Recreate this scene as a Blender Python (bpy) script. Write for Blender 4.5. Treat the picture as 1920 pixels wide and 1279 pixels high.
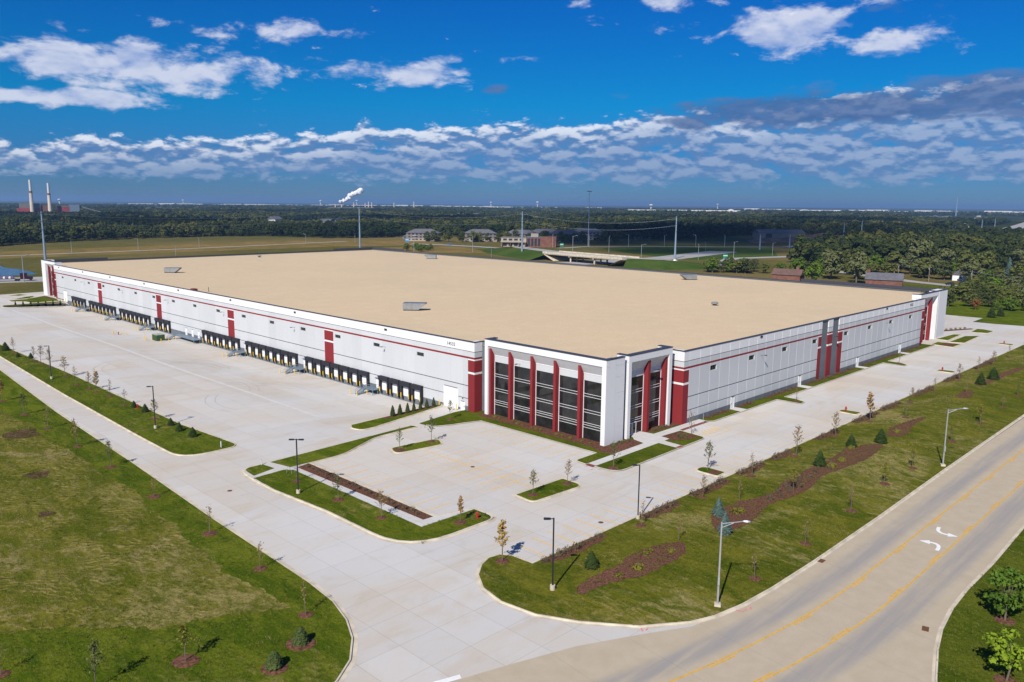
import bpy, bmesh, math, random
from mathutils import Vector, Matrix, noise as mnoise
from mathutils.geometry import delaunay_2d_cdt
R = math.radians
scene = bpy.context.scene
for _o in list(bpy.data.objects):
    bpy.data.objects.remove(_o)
COL = scene.collection

# ------------------------------------------------------------------ camera
CAM_PITCH, CAM_ROLL, CAM_YAW, CAM_Z = 9.657, 0.48, 44.75, 40.0
cam_d = bpy.data.cameras.new('camera')
cam = bpy.data.objects.new('camera', cam_d)
COL.objects.link(cam)
cam_d.sensor_width = 36.0
cam_d.lens = 36.0 * 1515.0 / 1920.0
cam_d.clip_start = 0.5
cam_d.clip_end = 90000.0
_p, _y, _r = R(CAM_PITCH), R(CAM_YAW), R(CAM_ROLL)
_fw = Vector((math.cos(_y) * math.cos(_p), math.sin(_y) * math.cos(_p), -math.sin(_p)))
_rt = Vector((math.sin(_y), -math.cos(_y), 0))
_up = _rt.cross(_fw)
_rt2 = _rt * math.cos(_r) + _up * math.sin(_r)
_up2 = _up * math.cos(_r) - _rt * math.sin(_r)
_m = Matrix((_rt2, _up2, -_fw)).transposed().to_4x4()
_m.translation = Vector((0, 0, CAM_Z))
cam.matrix_world = _m
scene.camera = cam

# ------------------------------------------------------------------ sun and exposure
SUN_ELEV, SHADOW_AZ = 40.5, 22.0            # shadows run towards 22 degrees from +x
_sd = bpy.data.lights.new('sun', 'SUN')
_sd.energy = 5.0
_sd.angle = R(0.55)
_sd.color = (1.0, 0.945, 0.86)
sun = bpy.data.objects.new('sun', _sd)
COL.objects.link(sun)
_dv = Vector((math.cos(R(SHADOW_AZ)) * math.cos(R(SUN_ELEV)), math.sin(R(SHADOW_AZ)) * math.cos(R(SUN_ELEV)), -math.sin(R(SUN_ELEV))))
sun.rotation_euler = _dv.to_track_quat('-Z', 'Y').to_euler()
vs = scene.view_settings
vs.view_transform = 'Standard'
vs.look = 'None'
vs.exposure = 0.15
vs.gamma = 1.0
vs.use_curve_mapping = False
scene.render.engine = 'CYCLES'
scene.cycles.use_denoising = True
scene.cycles.max_bounces = 6
scene.cycles.diffuse_bounces = 2
scene.cycles.glossy_bounces = 3
scene.cycles.transmission_bounces = 4
scene.cycles.transparent_max_bounces = 16
scene.cycles.volume_bounces = 0
scene.cycles.caustics_reflective = False
scene.cycles.caustics_refractive = False

# ------------------------------------------------------------------ sky with fair weather cloud
world = bpy.data.worlds.new('World')
scene.world = world
world.use_nodes = True
wt = world.node_tree
wt.nodes.clear()


class NT:
    """small helper to wire shader nodes"""
    def __init__(s, tree):
        s.t = tree

    def n(s, kind, **kw):
        nd = s.t.nodes.new(kind)
        for k, v in kw.items():
            setattr(nd, k, v)
        return nd

    def put(s, sock, v):
        if isinstance(v, bpy.types.NodeSocket):
            s.t.links.new(v, sock)
        else:
            sock.default_value = v

    def m(s, op, a, b=0.0, c=0.0, clamp=False):
        nd = s.n('ShaderNodeMath', operation=op, use_clamp=clamp)
        s.put(nd.inputs[0], a); s.put(nd.inputs[1], b); s.put(nd.inputs[2], c)
        return nd.outputs[0]

    def step(s, v, lo, hi, o0=0.0, o1=1.0):
        nd = s.n('ShaderNodeMapRange', interpolation_type='SMOOTHSTEP')
        s.put(nd.inputs[0], v); s.put(nd.inputs[1], lo); s.put(nd.inputs[2], hi); s.put(nd.inputs[3], o0); s.put(nd.inputs[4], o1)
        return nd.outputs[0]

    def lin(s, v, lo, hi, o0=0.0, o1=1.0):
        nd = s.n('ShaderNodeMapRange')
        s.put(nd.inputs[0], v); s.put(nd.inputs[1], lo); s.put(nd.inputs[2], hi); s.put(nd.inputs[3], o0); s.put(nd.inputs[4], o1)
        return nd.outputs[0]

    def mix(s, f, a, b, blend='MIX'):
        nd = s.n('ShaderNodeMix', data_type='RGBA', blend_type=blend)
        s.put(nd.inputs[0], f); s.put(nd.inputs[6], a); s.put(nd.inputs[7], b)
        return nd.outputs[2]

    def noise(s, vec, scale, detail=4.0, rough=0.55, dist=0.0, color=False):
        nd = s.n('ShaderNodeTexNoise')
        if vec is not None:
            s.put(nd.inputs['Vector'], vec)
        nd.inputs['Scale'].default_value = scale
        nd.inputs['Detail'].default_value = detail
        nd.inputs['Roughness'].default_value = rough
        nd.inputs['Distortion'].default_value = dist
        return nd.outputs['Color' if color else 'Fac']

    def xyz(s, x, y, z=0.0):
        nd = s.n('ShaderNodeCombineXYZ')
        s.put(nd.inputs[0], x); s.put(nd.inputs[1], y); s.put(nd.inputs[2], z)
        return nd.outputs[0]


W = NT(wt)
sky = W.n('ShaderNodeTexSky', sky_type='NISHITA')
sky.sun_disc = False
sky.sun_elevation = R(SUN_ELEV)
sky.sun_rotation = R(90.0 - (SHADOW_AZ + 180.0))
sky.altitude = 200.0
sky.air_density = 1.0
sky.dust_density = 0.15
sky.ozone_density = 2.2
tc = W.n('ShaderNodeTexCoord')
sp = W.n('ShaderNodeSeparateXYZ')
W.put(sp.inputs[0], tc.outputs['Generated'])
U = W.m('MULTIPLY', W.m('ARCTAN2', sp.outputs[1], sp.outputs[0]), 57.29578)      # compass angle
V = W.m('MULTIPLY', W.m('ARCSINE', sp.outputs[2]), 57.29578)                      # height angle
# u grows to the east of the view's middle, in degrees
U = W.m('SUBTRACT', 44.75, U)
# (u, v, half width, half height, strength): banks of cloud, in degrees of sky
BANKS = [(-26.5, 8.3, 11.5, 1.6, 1.0), (-8.5, 8.5, 7.5, 1.0, .85), (-30, 6.15, 7.0, .62, 1.0), (-20, 10.6, 4.0, 0.7, .55),
         (-14.5, 10.9, 4.5, 0.9, .7), (17.5, 10.9, 5.6, 1.7, 1.0), (24.0, 10.0, 3.4, 1.2, .8), (10.5, 13.6, 4.6, 1.4, .8),
         (11.0, 11.6, 4.4, 0.9, .55), (24.0, 13.6, 3.4, 1.5, .85), (33, 13.6, 3.4, 1.5, .8), (-3.0, 14.2, 4.0, 0.7, .6),
         (0.0, 9.6, 2.4, 0.5, .5), (-5.0, 9.4, 3.0, .5, .45), (48, 12, 9, 3, .8), (-50, 11, 10, 3, .8), (70, 16, 16, 4, .8),
         (-80, 15, 16, 4, .8), (110, 13, 18, 4, .8), (150, 16, 16, 5, .8), (190, 13, 18, 4, .8), (5, 24, 16, 4, .7), (-35, 27, 12, 5, .7)]
DARKS = [(21.0, 6.1, 12.0, 1.2, 1.0), (29.5, 6.6, 5.0, 1.3, .9), (11.6, 5.35, 2.4, .8, .8), (-1.2, 7.6, 1.5, .45, .55), (25.0, 11.7, 2.8, .8, .45),
         (8.2, 12.9, 2.2, .5, .3), (0.5, 5.1, 2.0, .5, .5), (36, 5.8, 8, 1.2, .9), (60, 6.2, 12, 1.3, .9), (-60, 5.2, 12, 1.0, .8)]


def field(lst, u, v):
    acc = None
    for (a, b, w, h, k) in lst:
        du = W.m('DIVIDE', W.m('SUBTRACT', u, a), w)
        dv = W.m('DIVIDE', W.m('SUBTRACT', v, b), h)
        d = W.m('ADD', W.m('MULTIPLY', du, du), W.m('MULTIPLY', dv, dv))
        g = W.m('MULTIPLY', W.m('EXPONENT', W.m('MULTIPLY', d, -0.9)), k)
        acc = g if acc is None else W.m('MAXIMUM', acc, g)
    return acc


def puff(u, v, su, sv, seed, detail=9.0, rough=.60, dist=.2):
    return W.noise(W.xyz(W.m('MULTIPLY', u, su), W.m('MULTIPLY', v, sv), seed), 1.0, detail, rough, dist)


def low_field(u, v):
    # a long low bank of cumulus whose top climbs towards the east
    top = W.lin(u, -34.0, 34.0, 3.3, 8.0)
    nz = W.noise(W.xyz(W.m('MULTIPLY', u, .16), 3.7), 1.0, 4.0)
    top = W.m('ADD', top, W.m('MULTIPLY', W.m('SUBTRACT', nz, .5), 3.0))
    a = W.step(v, W.m('SUBTRACT', top, 1.2), W.m('ADD', top, 0.8), 1.0, 0.0)
    b = W.step(v, 0.5, 2.3, 0.0, 1.0)
    return W.m('MULTIPLY', a, b), W.step(v, W.m('SUBTRACT', top, 2.6), W.m('SUBTRACT', top, .1), .30, 1.0)


LU, LV = .27, .80


def billow(u, v, su, sv, seed, detail):
    # rounded heaps, each made of smaller heaps
    vo = W.n('ShaderNodeTexVoronoi', feature='F1', normalize=True, voronoi_dimensions='2D')
    W.put(vo.inputs['Vector'], W.xyz(W.m('MULTIPLY', u, su), W.m('MULTIPLY', v, sv), 0.0))
    vo.inputs['Scale'].default_value = 1.0
    vo.inputs['Detail'].default_value = detail
    vo.inputs['Roughness'].default_value = .62
    vo.inputs['Lacunarity'].default_value = 2.3
    return W.m('SUBTRACT', 1.0, vo.outputs['Distance'])


def heap(u, v, det):
    # wobble the heaps so that they do not line up
    wob = W.m('MULTIPLY', W.m('SUBTRACT', W.noise(W.xyz(W.m('MULTIPLY', u, .5), W.m('MULTIPLY', v, 1.3), 2.2), 1.0, 3.0), .5), 1.6)
    b = billow(W.m('ADD', u, wob), W.m('ADD', v, W.m('MULTIPLY', wob, .3)), .46, 1.0, 5.5, det)
    n = puff(u, v, LU, LV, 7.9, 4.0 + det, .6)
    return W.m('ADD', W.m('MULTIPLY', W.m('SUBTRACT', b, .62), .9), n)


dh = W.m('ADD', W.m('MULTIPLY', field(BANKS, U, V), 0.46), puff(U, V, .30, .66, 1.3))
pl = heap(U, V, 4.0)
lowf, crest = low_field(U, V)
dl = W.m('ADD', W.m('ADD', W.m('MULTIPLY', lowf, .36), .06), W.m('MULTIPLY', pl, .7))
a_high = W.step(dh, .69, .88)
a_low = W.step(dl, .62, .78)
# light from above and behind the viewer: heaps are bright where the cloud thins upwards, grey under the heap above
soft0 = heap(U, V, 1.5)
soft1 = heap(U, W.m('ADD', V, .36), 1.5)
lit_low = W.step(W.m('ADD', W.m('SUBTRACT', soft0, soft1), W.m('MULTIPLY', W.m('SUBTRACT', pl, .5), .45)), -.12, .22)
dh1 = puff(U, V, .30, .66, 1.3, 4.0, .5)
dh2 = puff(U, W.m('ADD', V, .5), .30, .66, 1.3, 4.0, .5)
lit_high = W.step(W.m('SUBTRACT', dh1, dh2), -.14, .12)
nd = puff(U, V, .22, .70, 15.0)
a_dark = W.step(W.m('ADD', W.m('MULTIPLY', field(DARKS, U, V), .56), nd), .70, .92)
c_low = W.mix(W.m('MULTIPLY', lit_low, crest), (1.25, 2.4, 4.9, 1), (10.0, 10.2, 10.8, 1))
c_low = W.mix(W.step(V, .8, 3.8, .52, 0.0), c_low, (1.6, 3.0, 5.4, 1))
c_high = W.mix(lit_high, (3.9, 4.9, 7.7, 1), (7.2, 7.6, 9.0, 1))
c_dark = W.mix(W.step(nd, .35, .75), (.55, 1.35, 3.4, 1), (1.25, 2.2, 4.5, 1))
tint = W.n('ShaderNodeValToRGB')
W.put(tint.inputs[0], W.lin(V, 0.0, 30.0))
_e = tint.color_ramp.elements
_e[0].position, _e[0].color = 0.0, (.15, .285, .60, 1)
_e[1].position, _e[1].color = 1.0, (.10, .44, .95, 1)
for _q, _c in ((.10, (.065, .29, .70, 1)), (.22, (.010, .40, .78, 1)), (.47, (.012, .33, .86, 1))):
    _k = tint.color_ramp.elements.new(_q); _k.color = _c
col = W.mix(1.0, sky.outputs[0], tint.outputs[0], 'MULTIPLY')
col = W.mix(W.m('MULTIPLY', a_high, .86), col, c_high)
col = W.mix(W.m('MULTIPLY', a_low, .80), col, c_low)
col = W.mix(W.m('MULTIPLY', a_dark, .88), col, c_dark)
bg = W.n('ShaderNodeBackground')
W.put(bg.inputs['Color'], col)
bg.inputs['Strength'].default_value = 0.088
wo = W.n('ShaderNodeOutputWorld')
W.put(wo.inputs['Surface'], bg.outputs[0])
world.cycles.sampling_method = 'MANUAL'
world.cycles.sample_map_resolution = 512

# ------------------------------------------------------------------ helpers
def sst(a, b, v):
    t = max(0.0, min(1.0, (v - a) / (b - a)))
    return t * t * (3 - 2 * t)
def hgt(x, y):
    """ground level: the truck court falls to the docks, a low berm runs along the road"""
    d = 0.0
    if x > 70 and y > 119 and x < 106:
        d -= 1.5 * sst(72, 100, x) * sst(121.2, 127, y) * (1 - sst(349, 355, y))
    if 36 < y < 58 and x > 56:
        d += 0.75 * sst(37.5, 46, y) * sst(57.6, 50.5, y) * sst(57, 72, x) * (0.85 + 0.25 * math.sin(x * .11 + 1.0))
    return d


class MB:
    """collects faces of one part, then links it as one mesh object"""
    def __init__(s):
        s.v, s.f, s.mi = [], [], []

    def face(s, pts, m=0):
        b = len(s.v)
        s.v.extend([tuple(p) for p in pts])
        s.f.append(tuple(range(b, b + len(pts))))
        s.mi.append(m)

    def box(s, x0, x1, y0, y1, z0, z1, m=0):
        x0, x1 = min(x0, x1), max(x0, x1); y0, y1 = min(y0, y1), max(y0, y1); z0, z1 = min(z0, z1), max(z0, z1)
        b = len(s.v)
        s.v += [(x0, y0, z0), (x1, y0, z0), (x1, y1, z0), (x0, y1, z0), (x0, y0, z1), (x1, y0, z1), (x1, y1, z1), (x0, y1, z1)]
        for q in ((0, 3, 2, 1), (4, 5, 6, 7), (0, 1, 5, 4), (1, 2, 6, 5), (2, 3, 7, 6), (3, 0, 4, 7)):
            s.f.append(tuple(b + i for i in q)); s.mi.append(m)
        return s

    def prism(s, poly, z0, z1, m=0):
        n = len(poly); b = len(s.v)
        s.v += [(p[0], p[1], z0) for p in poly] + [(p[0], p[1], z1) for p in poly]
        s.f.append(tuple(b + i for i in range(n - 1, -1, -1))); s.mi.append(m)
        s.f.append(tuple(b + n + i for i in range(n))); s.mi.append(m)
        for i in range(n):
            j = (i + 1) % n
            s.f.append((b + i, b + j, b + n + j, b + n + i)); s.mi.append(m)
        return s

    def tube(s, p0, p1, r0, r1, n=6, m=0, cap=True):
        p0, p1 = Vector(p0), Vector(p1)
        d = (p1 - p0)
        if d.length < 1e-6:
            return s
        d.normalize()
        a = d.orthogonal().normalized(); c = d.cross(a)
        b = len(s.v)
        for p, r in ((p0, r0), (p1, r1)):
            for i in range(n):
                t = 2 * math.pi * i / n
                s.v.append(tuple(p + a * (r * math.cos(t)) + c * (r * math.sin(t))))
        for i in range(n):
            j = (i + 1) % n
            s.f.append((b + i, b + j, b + n + j, b + n + i)); s.mi.append(m)
        if cap:
            s.f.append(tuple(b + i for i in range(n - 1, -1, -1))); s.mi.append(m)
            s.f.append(tuple(b + n + i for i in range(n))); s.mi.append(m)
        return s

    def lathe(s, prof, n=10, cx=0, cy=0, m=0):
        b = len(s.v); k = len(prof)
        for (r, z) in prof:
            for i in range(n):
                t = 2 * math.pi * i / n
                s.v.append((cx + r * math.cos(t), cy + r * math.sin(t), z))
        for q in range(k - 1):
            for i in range(n):
                j = (i + 1) % n
                s.f.append((b + q * n + i, b + q * n + j, b + (q + 1) * n + j, b + (q + 1) * n + i)); s.mi.append(m)
        s.f.append(tuple(b + i for i in range(n - 1, -1, -1))); s.mi.append(m)
        s.f.append(tuple(b + (k - 1) * n + i for i in range(n))); s.mi.append(m)
        return s

    def mesh(s, name, mats, smooth=False):
        me = bpy.data.meshes.new(name)
        me.from_pydata(s.v, [], s.f)
        for m in (mats if isinstance(mats, (list, tuple)) else [mats]):
            me.materials.append(m)
        if any(s.mi):
            me.polygons.foreach_set('material_index', s.mi)
        if smooth:
            me.polygons.foreach_set('use_smooth', [True] * len(s.f))
        me.update()
        return me

    def build(s, name, mats, parent=None, loc=None, smooth=False):
        return obj(name, s.mesh(name, mats, smooth), parent, loc)


def obj(name, me, parent=None, loc=None, rz=0.0):
    o = bpy.data.objects.new(name, me)
    COL.objects.link(o)
    if parent is not None:
        o.parent = parent
    if loc is not None:
        o.location = loc
    if rz:
        o.rotation_euler = (0, 0, rz)
    return o


def tag(o, label=None, cat=None, group=None, kind=None):
    if label: o['label'] = label
    if cat: o['category'] = cat
    if group: o['group'] = group
    if kind: o['kind'] = kind
    return o


def thing(name, label, cat, loc=(0, 0, 0), rz=0.0, group=None):
    return tag(obj(name, None, None, loc, rz), label, cat, group)


def copy_tree(o, parent=None):
    c = o.copy()
    COL.objects.link(c)
    c.parent = parent
    for ch in o.children:
        copy_tree(ch, c)
    return c


class Kind:
    """one built thing; every later use is a copy that shares its meshes"""
    def __init__(s, root):
        s.root, s.used = root, False

    def place(s, loc, rz=0.0, sc=1.0, label=None, group=None):
        o = s.root if not s.used else copy_tree(s.root)
        s.used = True
        o.location = loc
        o.rotation_euler = (0, 0, rz)
        o.scale = (sc, sc, sc) if not isinstance(sc, tuple) else sc
        if label: o['label'] = label
        if group: o['group'] = group
        return o


# ------------------------------------------------------------------ materials
def material(name, rough=0.85, spec=0.25, metal=0.0):
    m = bpy.data.materials.new(name)
    m.use_nodes = True
    t = NT(m.node_tree)
    b = m.node_tree.nodes['Principled BSDF']
    b.inputs['Roughness'].default_value = rough
    b.inputs['Specular IOR Level'].default_value = spec
    b.inputs['Metallic'].default_value = metal
    return m, t, b


def rgb(c):
    return (c[0], c[1], c[2], 1.0)


def world_pos(t):
    return t.n('ShaderNodeNewGeometry').outputs['Position']


def mat_plain(name, c, rough=.7, vary=.10, scale=1.5, spec=.3, metal=0.0):
    m, t, b = material(name, rough, spec, metal)
    tcn = t.n('ShaderNodeTexCoord').outputs['Object']
    n = t.noise(tcn, scale, 5.0)
    lo = tuple(k * (1 - vary) for k in c); hi = tuple(min(1, k * (1 + vary)) for k in c)
    t.put(b.inputs['Base Color'], t.mix(t.step(n, .3, .7), rgb(lo), rgb(hi)))
    return m


def mat_wall(name, c, vary=.05):
    """precast panel: each panel its own slight tone, faint rain streaks down the face"""
    m, t, b = material(name, .78, .25)
    oi = t.n('ShaderNodeObjectInfo').outputs['Random']
    p = world_pos(t)
    mp = t.n('ShaderNodeMapping'); t.put(mp.inputs[0], p); mp.inputs['Scale'].default_value = (1.6, 1.6, .09)
    st = t.noise(mp.outputs[0], 1.0, 5.0, .65)
    cl = t.noise(p, .35, 4.0, .6)
    col = t.mix(oi, rgb(tuple(k * (1 - vary) for k in c)), rgb(tuple(min(1, k * (1 + vary)) for k in c)))
    col = t.mix(t.step(st, .50, .80, 0.0, .16), col, rgb(tuple(k * .72 for k in c)))
    col = t.mix(t.step(cl, .45, .70, 0.0, .10), col, rgb(tuple(k * .85 for k in c)))
    t.put(b.inputs['Base Color'], col)
    return m


def bump(t, b, h, strength=.4, dist=.05):
    n = t.n('ShaderNodeBump')
    n.inputs['Strength'].default_value = strength
    n.inputs['Distance'].default_value = dist
    t.put(n.inputs['Height'], h)
    t.put(b.inputs['Normal'], n.outputs[0])


def mat_concrete(name, c, tan, joint=4.6, stain=1.0):
    """broomed slab concrete: big pours of slightly different tone, tan dust, sawn joints"""
    m, t, b = material(name, .9, .2)
    p = world_pos(t)
    big = t.noise(p, .045, 4.0, .6)
    mid = t.noise(p, .35, 5.0, .6, .6)
    fine = t.noise(p, 6.0, 3.0)
    sx = t.n('ShaderNodeSeparateXYZ'); t.put(sx.inputs[0], p)
    # slab by slab tone
    ix = t.m('FLOOR', t.m('DIVIDE', sx.outputs[0], joint)); iy = t.m('FLOOR', t.m('DIVIDE', sx.outputs[1], joint * 4))
    wn = t.n('ShaderNodeTexWhiteNoise', noise_dimensions='2D'); t.put(wn.inputs['Vector'], t.xyz(ix, iy))
    col = t.mix(t.step(big, .35, .68), rgb(c), rgb(tan))
    mp = t.n('ShaderNodeMapping'); t.put(mp.inputs[0], p); mp.inputs['Scale'].default_value = (.05, .16, 1); mp.inputs['Rotation'].default_value = (0, 0, .9)
    sweep = t.noise(mp.outputs[0], 1.0, 6.0, .62, 1.5)
    col = t.mix(t.m('MULTIPLY', t.step(sweep, .48, .68), .75 * stain), col, rgb((tan[0] * .96, tan[1] * .93, tan[2] * .88)))
    col = t.mix(t.m('MULTIPLY', t.step(mid, .52, .78), .32 * stain), col, rgb(tuple(k * .76 for k in tan)))
    col = t.mix(t.m('MULTIPLY', t.m('SUBTRACT', wn.outputs[0], .4), .5), col, rgb(tuple(min(1, k * 1.22) for k in c)))
    col = t.mix(t.m('MULTIPLY', t.step(fine, .3, .7), .10), col, rgb(tuple(k * .7 for k in c)))
    # joints
    fx = t.m('ABSOLUTE', t.m('SUBTRACT', t.m('FRACT', t.m('DIVIDE', sx.outputs[0], joint)), .5))
    fy = t.m('ABSOLUTE', t.m('SUBTRACT', t.m('FRACT', t.m('DIVIDE', sx.outputs[1], joint)), .5))
    j = t.m('MAXIMUM', t.step(fx, .5 - .036 / joint, .5), t.step(fy, .5 - .036 / joint, .5))
    col = t.mix(t.m('MULTIPLY', j, .65), col, rgb(tuple(k * .45 for k in tan)))
    t.put(b.inputs['Base Color'], col)
    return m


def mat_grass(name, g0, g1, dry, dryness, scale=1.0, rough_ground=False):
    """mown grass: clumps, thin yellowed patches, mower streaks; rough ground has raked swirls and stones"""
    m, t, b = material(name, 1.0, 0.0)
    p = world_pos(t)
    mp = t.n('ShaderNodeMapping'); t.put(mp.inputs[0], p); mp.inputs['Scale'].default_value = (1.0, .45, 1.0); mp.inputs['Rotation'].default_value = (0, 0, .5)
    big = t.noise(p, .055 * scale, 5.0, .62, .8)
    mid = t.noise(mp.outputs[0], .28 * scale, 7.0, .70, .6)
    mow = t.noise(mp.outputs[0], 1.1 * scale, 6.0, .72, .5)
    fine = t.noise(p, 3.2, 5.0, .8)
    col = t.mix(t.step(mid, .38, .62), rgb(g0), rgb(g1))
    d = t.m('ADD', t.m('MULTIPLY', big, .50), t.m('MULTIPLY', mow, .50))
    col = t.mix(t.step(d, .60 - .22 * dryness, .74 - .22 * dryness, 0.0, .80), col, rgb(dry))
    patch = t.noise(p, .14, 4.0, .6, 1.2)
    col = t.mix(t.step(patch, .60, .72, 0.0, .45), col, rgb(tuple(k * .55 for k in g0)))
    hgt_ = t.m('ADD', fine, t.m('MULTIPLY', mow, 2.0))
    if rough_ground:
        w = t.n('ShaderNodeTexWave', wave_type='BANDS', bands_direction='DIAGONAL'); t.put(w.inputs['Vector'], p)
        w.inputs['Scale'].default_value = .42; w.inputs['Distortion'].default_value = 60.0; w.inputs['Detail'].default_value = 5.0; w.inputs['Detail Scale'].default_value = .10; w.inputs['Detail Roughness'].default_value = .62
        rake = t.m('MULTIPLY', t.m('MULTIPLY', t.step(w.outputs['Fac'], .45, .95), t.step(mid, .40, .58)), t.step(patch, .38, .56))
        col = t.mix(t.m('MULTIPLY', rake, .75), col, rgb((.33, .265, .105)))
        bare = t.m('ADD', t.m('MULTIPLY', t.noise(p, .09, 6.0, .7, 1.0), .7), t.m('MULTIPLY', mow, .3))
        col = t.mix(t.step(bare, .53, .62, 0.0, .85), col, rgb((.31, .245, .105)))
        vo = t.n('ShaderNodeTexVoronoi'); t.put(vo.inputs['Vector'], p); vo.inputs['Scale'].default_value = 1.6
        st = t.m('MULTIPLY', t.step(vo.outputs['Distance'], .10, .05), t.step(t.noise(p, .06, 3.0, .6), .56, .64))
        col = t.mix(st, col, rgb((.62, .60, .55)))
        hgt_ = t.m('ADD', hgt_, t.m('MULTIPLY', rake, .5))
    col = t.mix(t.step(fine, .40, .70, 0.0, .55), col, rgb(tuple(k * .38 for k in g0)))
    t.put(b.inputs['Base Color'], col)
    bump(t, b, hgt_, .9, .16)
    return m


M = {}
M['concrete'] = mat_concrete('court_concrete', (.54, .525, .50), (.53, .475, .40))
M['walk'] = mat_concrete('walk_concrete', (.56, .55, .53), (.54, .51, .465), 1.6, .4)
M['kerb'] = mat_plain('kerb_concrete', (.55, .485, .38), .9, .16, .6, .2)
M['lawn'] = mat_grass('mown_grass', (.064, .104, .006), (.142, .166, .014), (.31, .25, .09), .30)
M['bermgrass'] = mat_grass('berm_grass', (.078, .100, .008), (.175, .165, .019), (.37, .30, .12), .52)
M['turf'] = mat_grass('new_turf', (.068, .098, .008), (.118, .136, .014), (.20, .17, .05), .06)
M['field'] = mat_grass('dry_field_grass', (.098, .116, .010), (.180, .166, .022), (.34, .275, .105), .50, .8, True)
M['mulch'] = mat_plain('bark_mulch', (.125, .060, .040), .95, .55, 5.0, .0)
M['yellow'] = mat_plain('yellow_paint', (.74, .45, .09), .8, .15, 3.0)
M['roadyellow'] = mat_plain('road_yellow_paint', (.66, .36, .03), .8, .12, 2.0)
M['whitepaint'] = mat_plain('white_road_paint', (.78, .78, .76), .75, .06, 3.0)
M['tactile'] = mat_plain('red_tactile_paving', (.24, .06, .045), .85, .15, 6.0)
M['iron'] = mat_plain('rusty_iron', (.14, .065, .03), .8, .3, 8.0)
M['tyremark'] = mat_plain('tyre_rubber_mark', (.37, .345, .32), .9, .2, 2.0)
M['pink'] = mat_plain('pink_marking_paint', (.75, .16, .20), .8, .2, 4.0)


def mat_road():
    m, t, b = material('tan_road_concrete', .9, .2)
    p = world_pos(t)
    s = t.n('ShaderNodeSeparateXYZ'); t.put(s.inputs[0], p)
    x, y = s.outputs[0], s.outputs[1]
    # the road swings a little to the north at its west end
    bend = t.m('POWER', t.m('MAXIMUM', t.m('DIVIDE', t.m('SUBTRACT', 86.0, x), 31.0), 0.0), 2.0)
    yy = t.m('SUBTRACT', y, t.m('MULTIPLY', bend, 3.4))
    mp = t.n('ShaderNodeMapping'); t.put(mp.inputs[0], p); mp.inputs['Scale'].default_value = (.06, .9, 1)
    streak = t.noise(mp.outputs[0], 1.0, 5.0, .6)
    n1 = t.noise(p, .5, 5.0, .6)
    fine = t.noise(p, 9.0, 3.0, .6)
    col = t.mix(t.step(n1, .3, .75), rgb((.440, .368, .262)), rgb((.480, .408, .300)))
    w = None
    for c0, hw in ((33.2, 1.35), (24.9, 1.55)):        # the two travelled lanes, greyed by tyres
        k = t.step(t.m('ABSOLUTE', t.m('SUBTRACT', yy, c0)), hw * .35, hw * 1.35, 1.0, 0.0)
        w = k if w is None else t.m('MAXIMUM', w, k)
    wear = t.m('MULTIPLY', w, t.step(streak, .25, .62, .25, 1.0))
    col = t.mix(t.m('MULTIPLY', wear, .90), col, rgb((.300, .280, .262)))
    col = t.mix(t.m('MULTIPLY', t.step(fine, .4, .75), .12), col, rgb((.20, .17, .14)))
    jx = t.m('ABSOLUTE', t.m('SUBTRACT', t.m('FRACT', t.m('DIVIDE', t.m('ADD', x, t.m('MULTIPLY', y, -.12)), 7.5)), .5))
    col = t.mix(t.m('MULTIPLY', t.step(jx, .496, .5), .45), col, rgb((.15, .13, .11)))
    t.put(b.inputs['Base Color'], col)
    return m


M['road'] = mat_road()


# ------------------------------------------------------------------ plan shapes
def fillet(pts, seg=6):
    """closed outline of (x, y) or (x, y, radius) corners"""
    out = []
    n = len(pts)
    for i, p in enumerate(pts):
        if len(p) < 3 or p[2] <= 0:
            out.append((p[0], p[1])); continue
        a = Vector(pts[i - 1][:2]); q = Vector(p[:2]); c = Vector(pts[(i + 1) % n][:2])
        d0 = (a - q); d1 = (c - q)
        l0, l1 = d0.length, d1.length
        d0.normalize(); d1.normalize()
        ang = math.acos(max(-1, min(1, d0.dot(d1))))
        cut = min(p[2] / math.tan(ang / 2), l0 * .48, l1 * .48)
        s0, s1 = q + d0 * cut, q + d1 * cut
        for k in range(seg + 1):
            u = k / seg
            out.append(tuple((s0 * (1 - u) ** 2 + q * (2 * u * (1 - u)) + s1 * u ** 2)))
    return out


def inside(poly, x, y):
    r = False
    n = len(poly)
    j = n - 1
    for i in range(n):
        xi, yi = poly[i]; xj, yj = poly[j]
        if (yi > y) != (yj > y) and x < (xj - xi) * (y - yi) / (yj - yi) + xi:
            r = not r
        j = i
    return r


def area(poly):
    return sum(poly[i - 1][0] * poly[i][1] - poly[i][0] * poly[i - 1][1] for i in range(len(poly))) / 2


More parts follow.
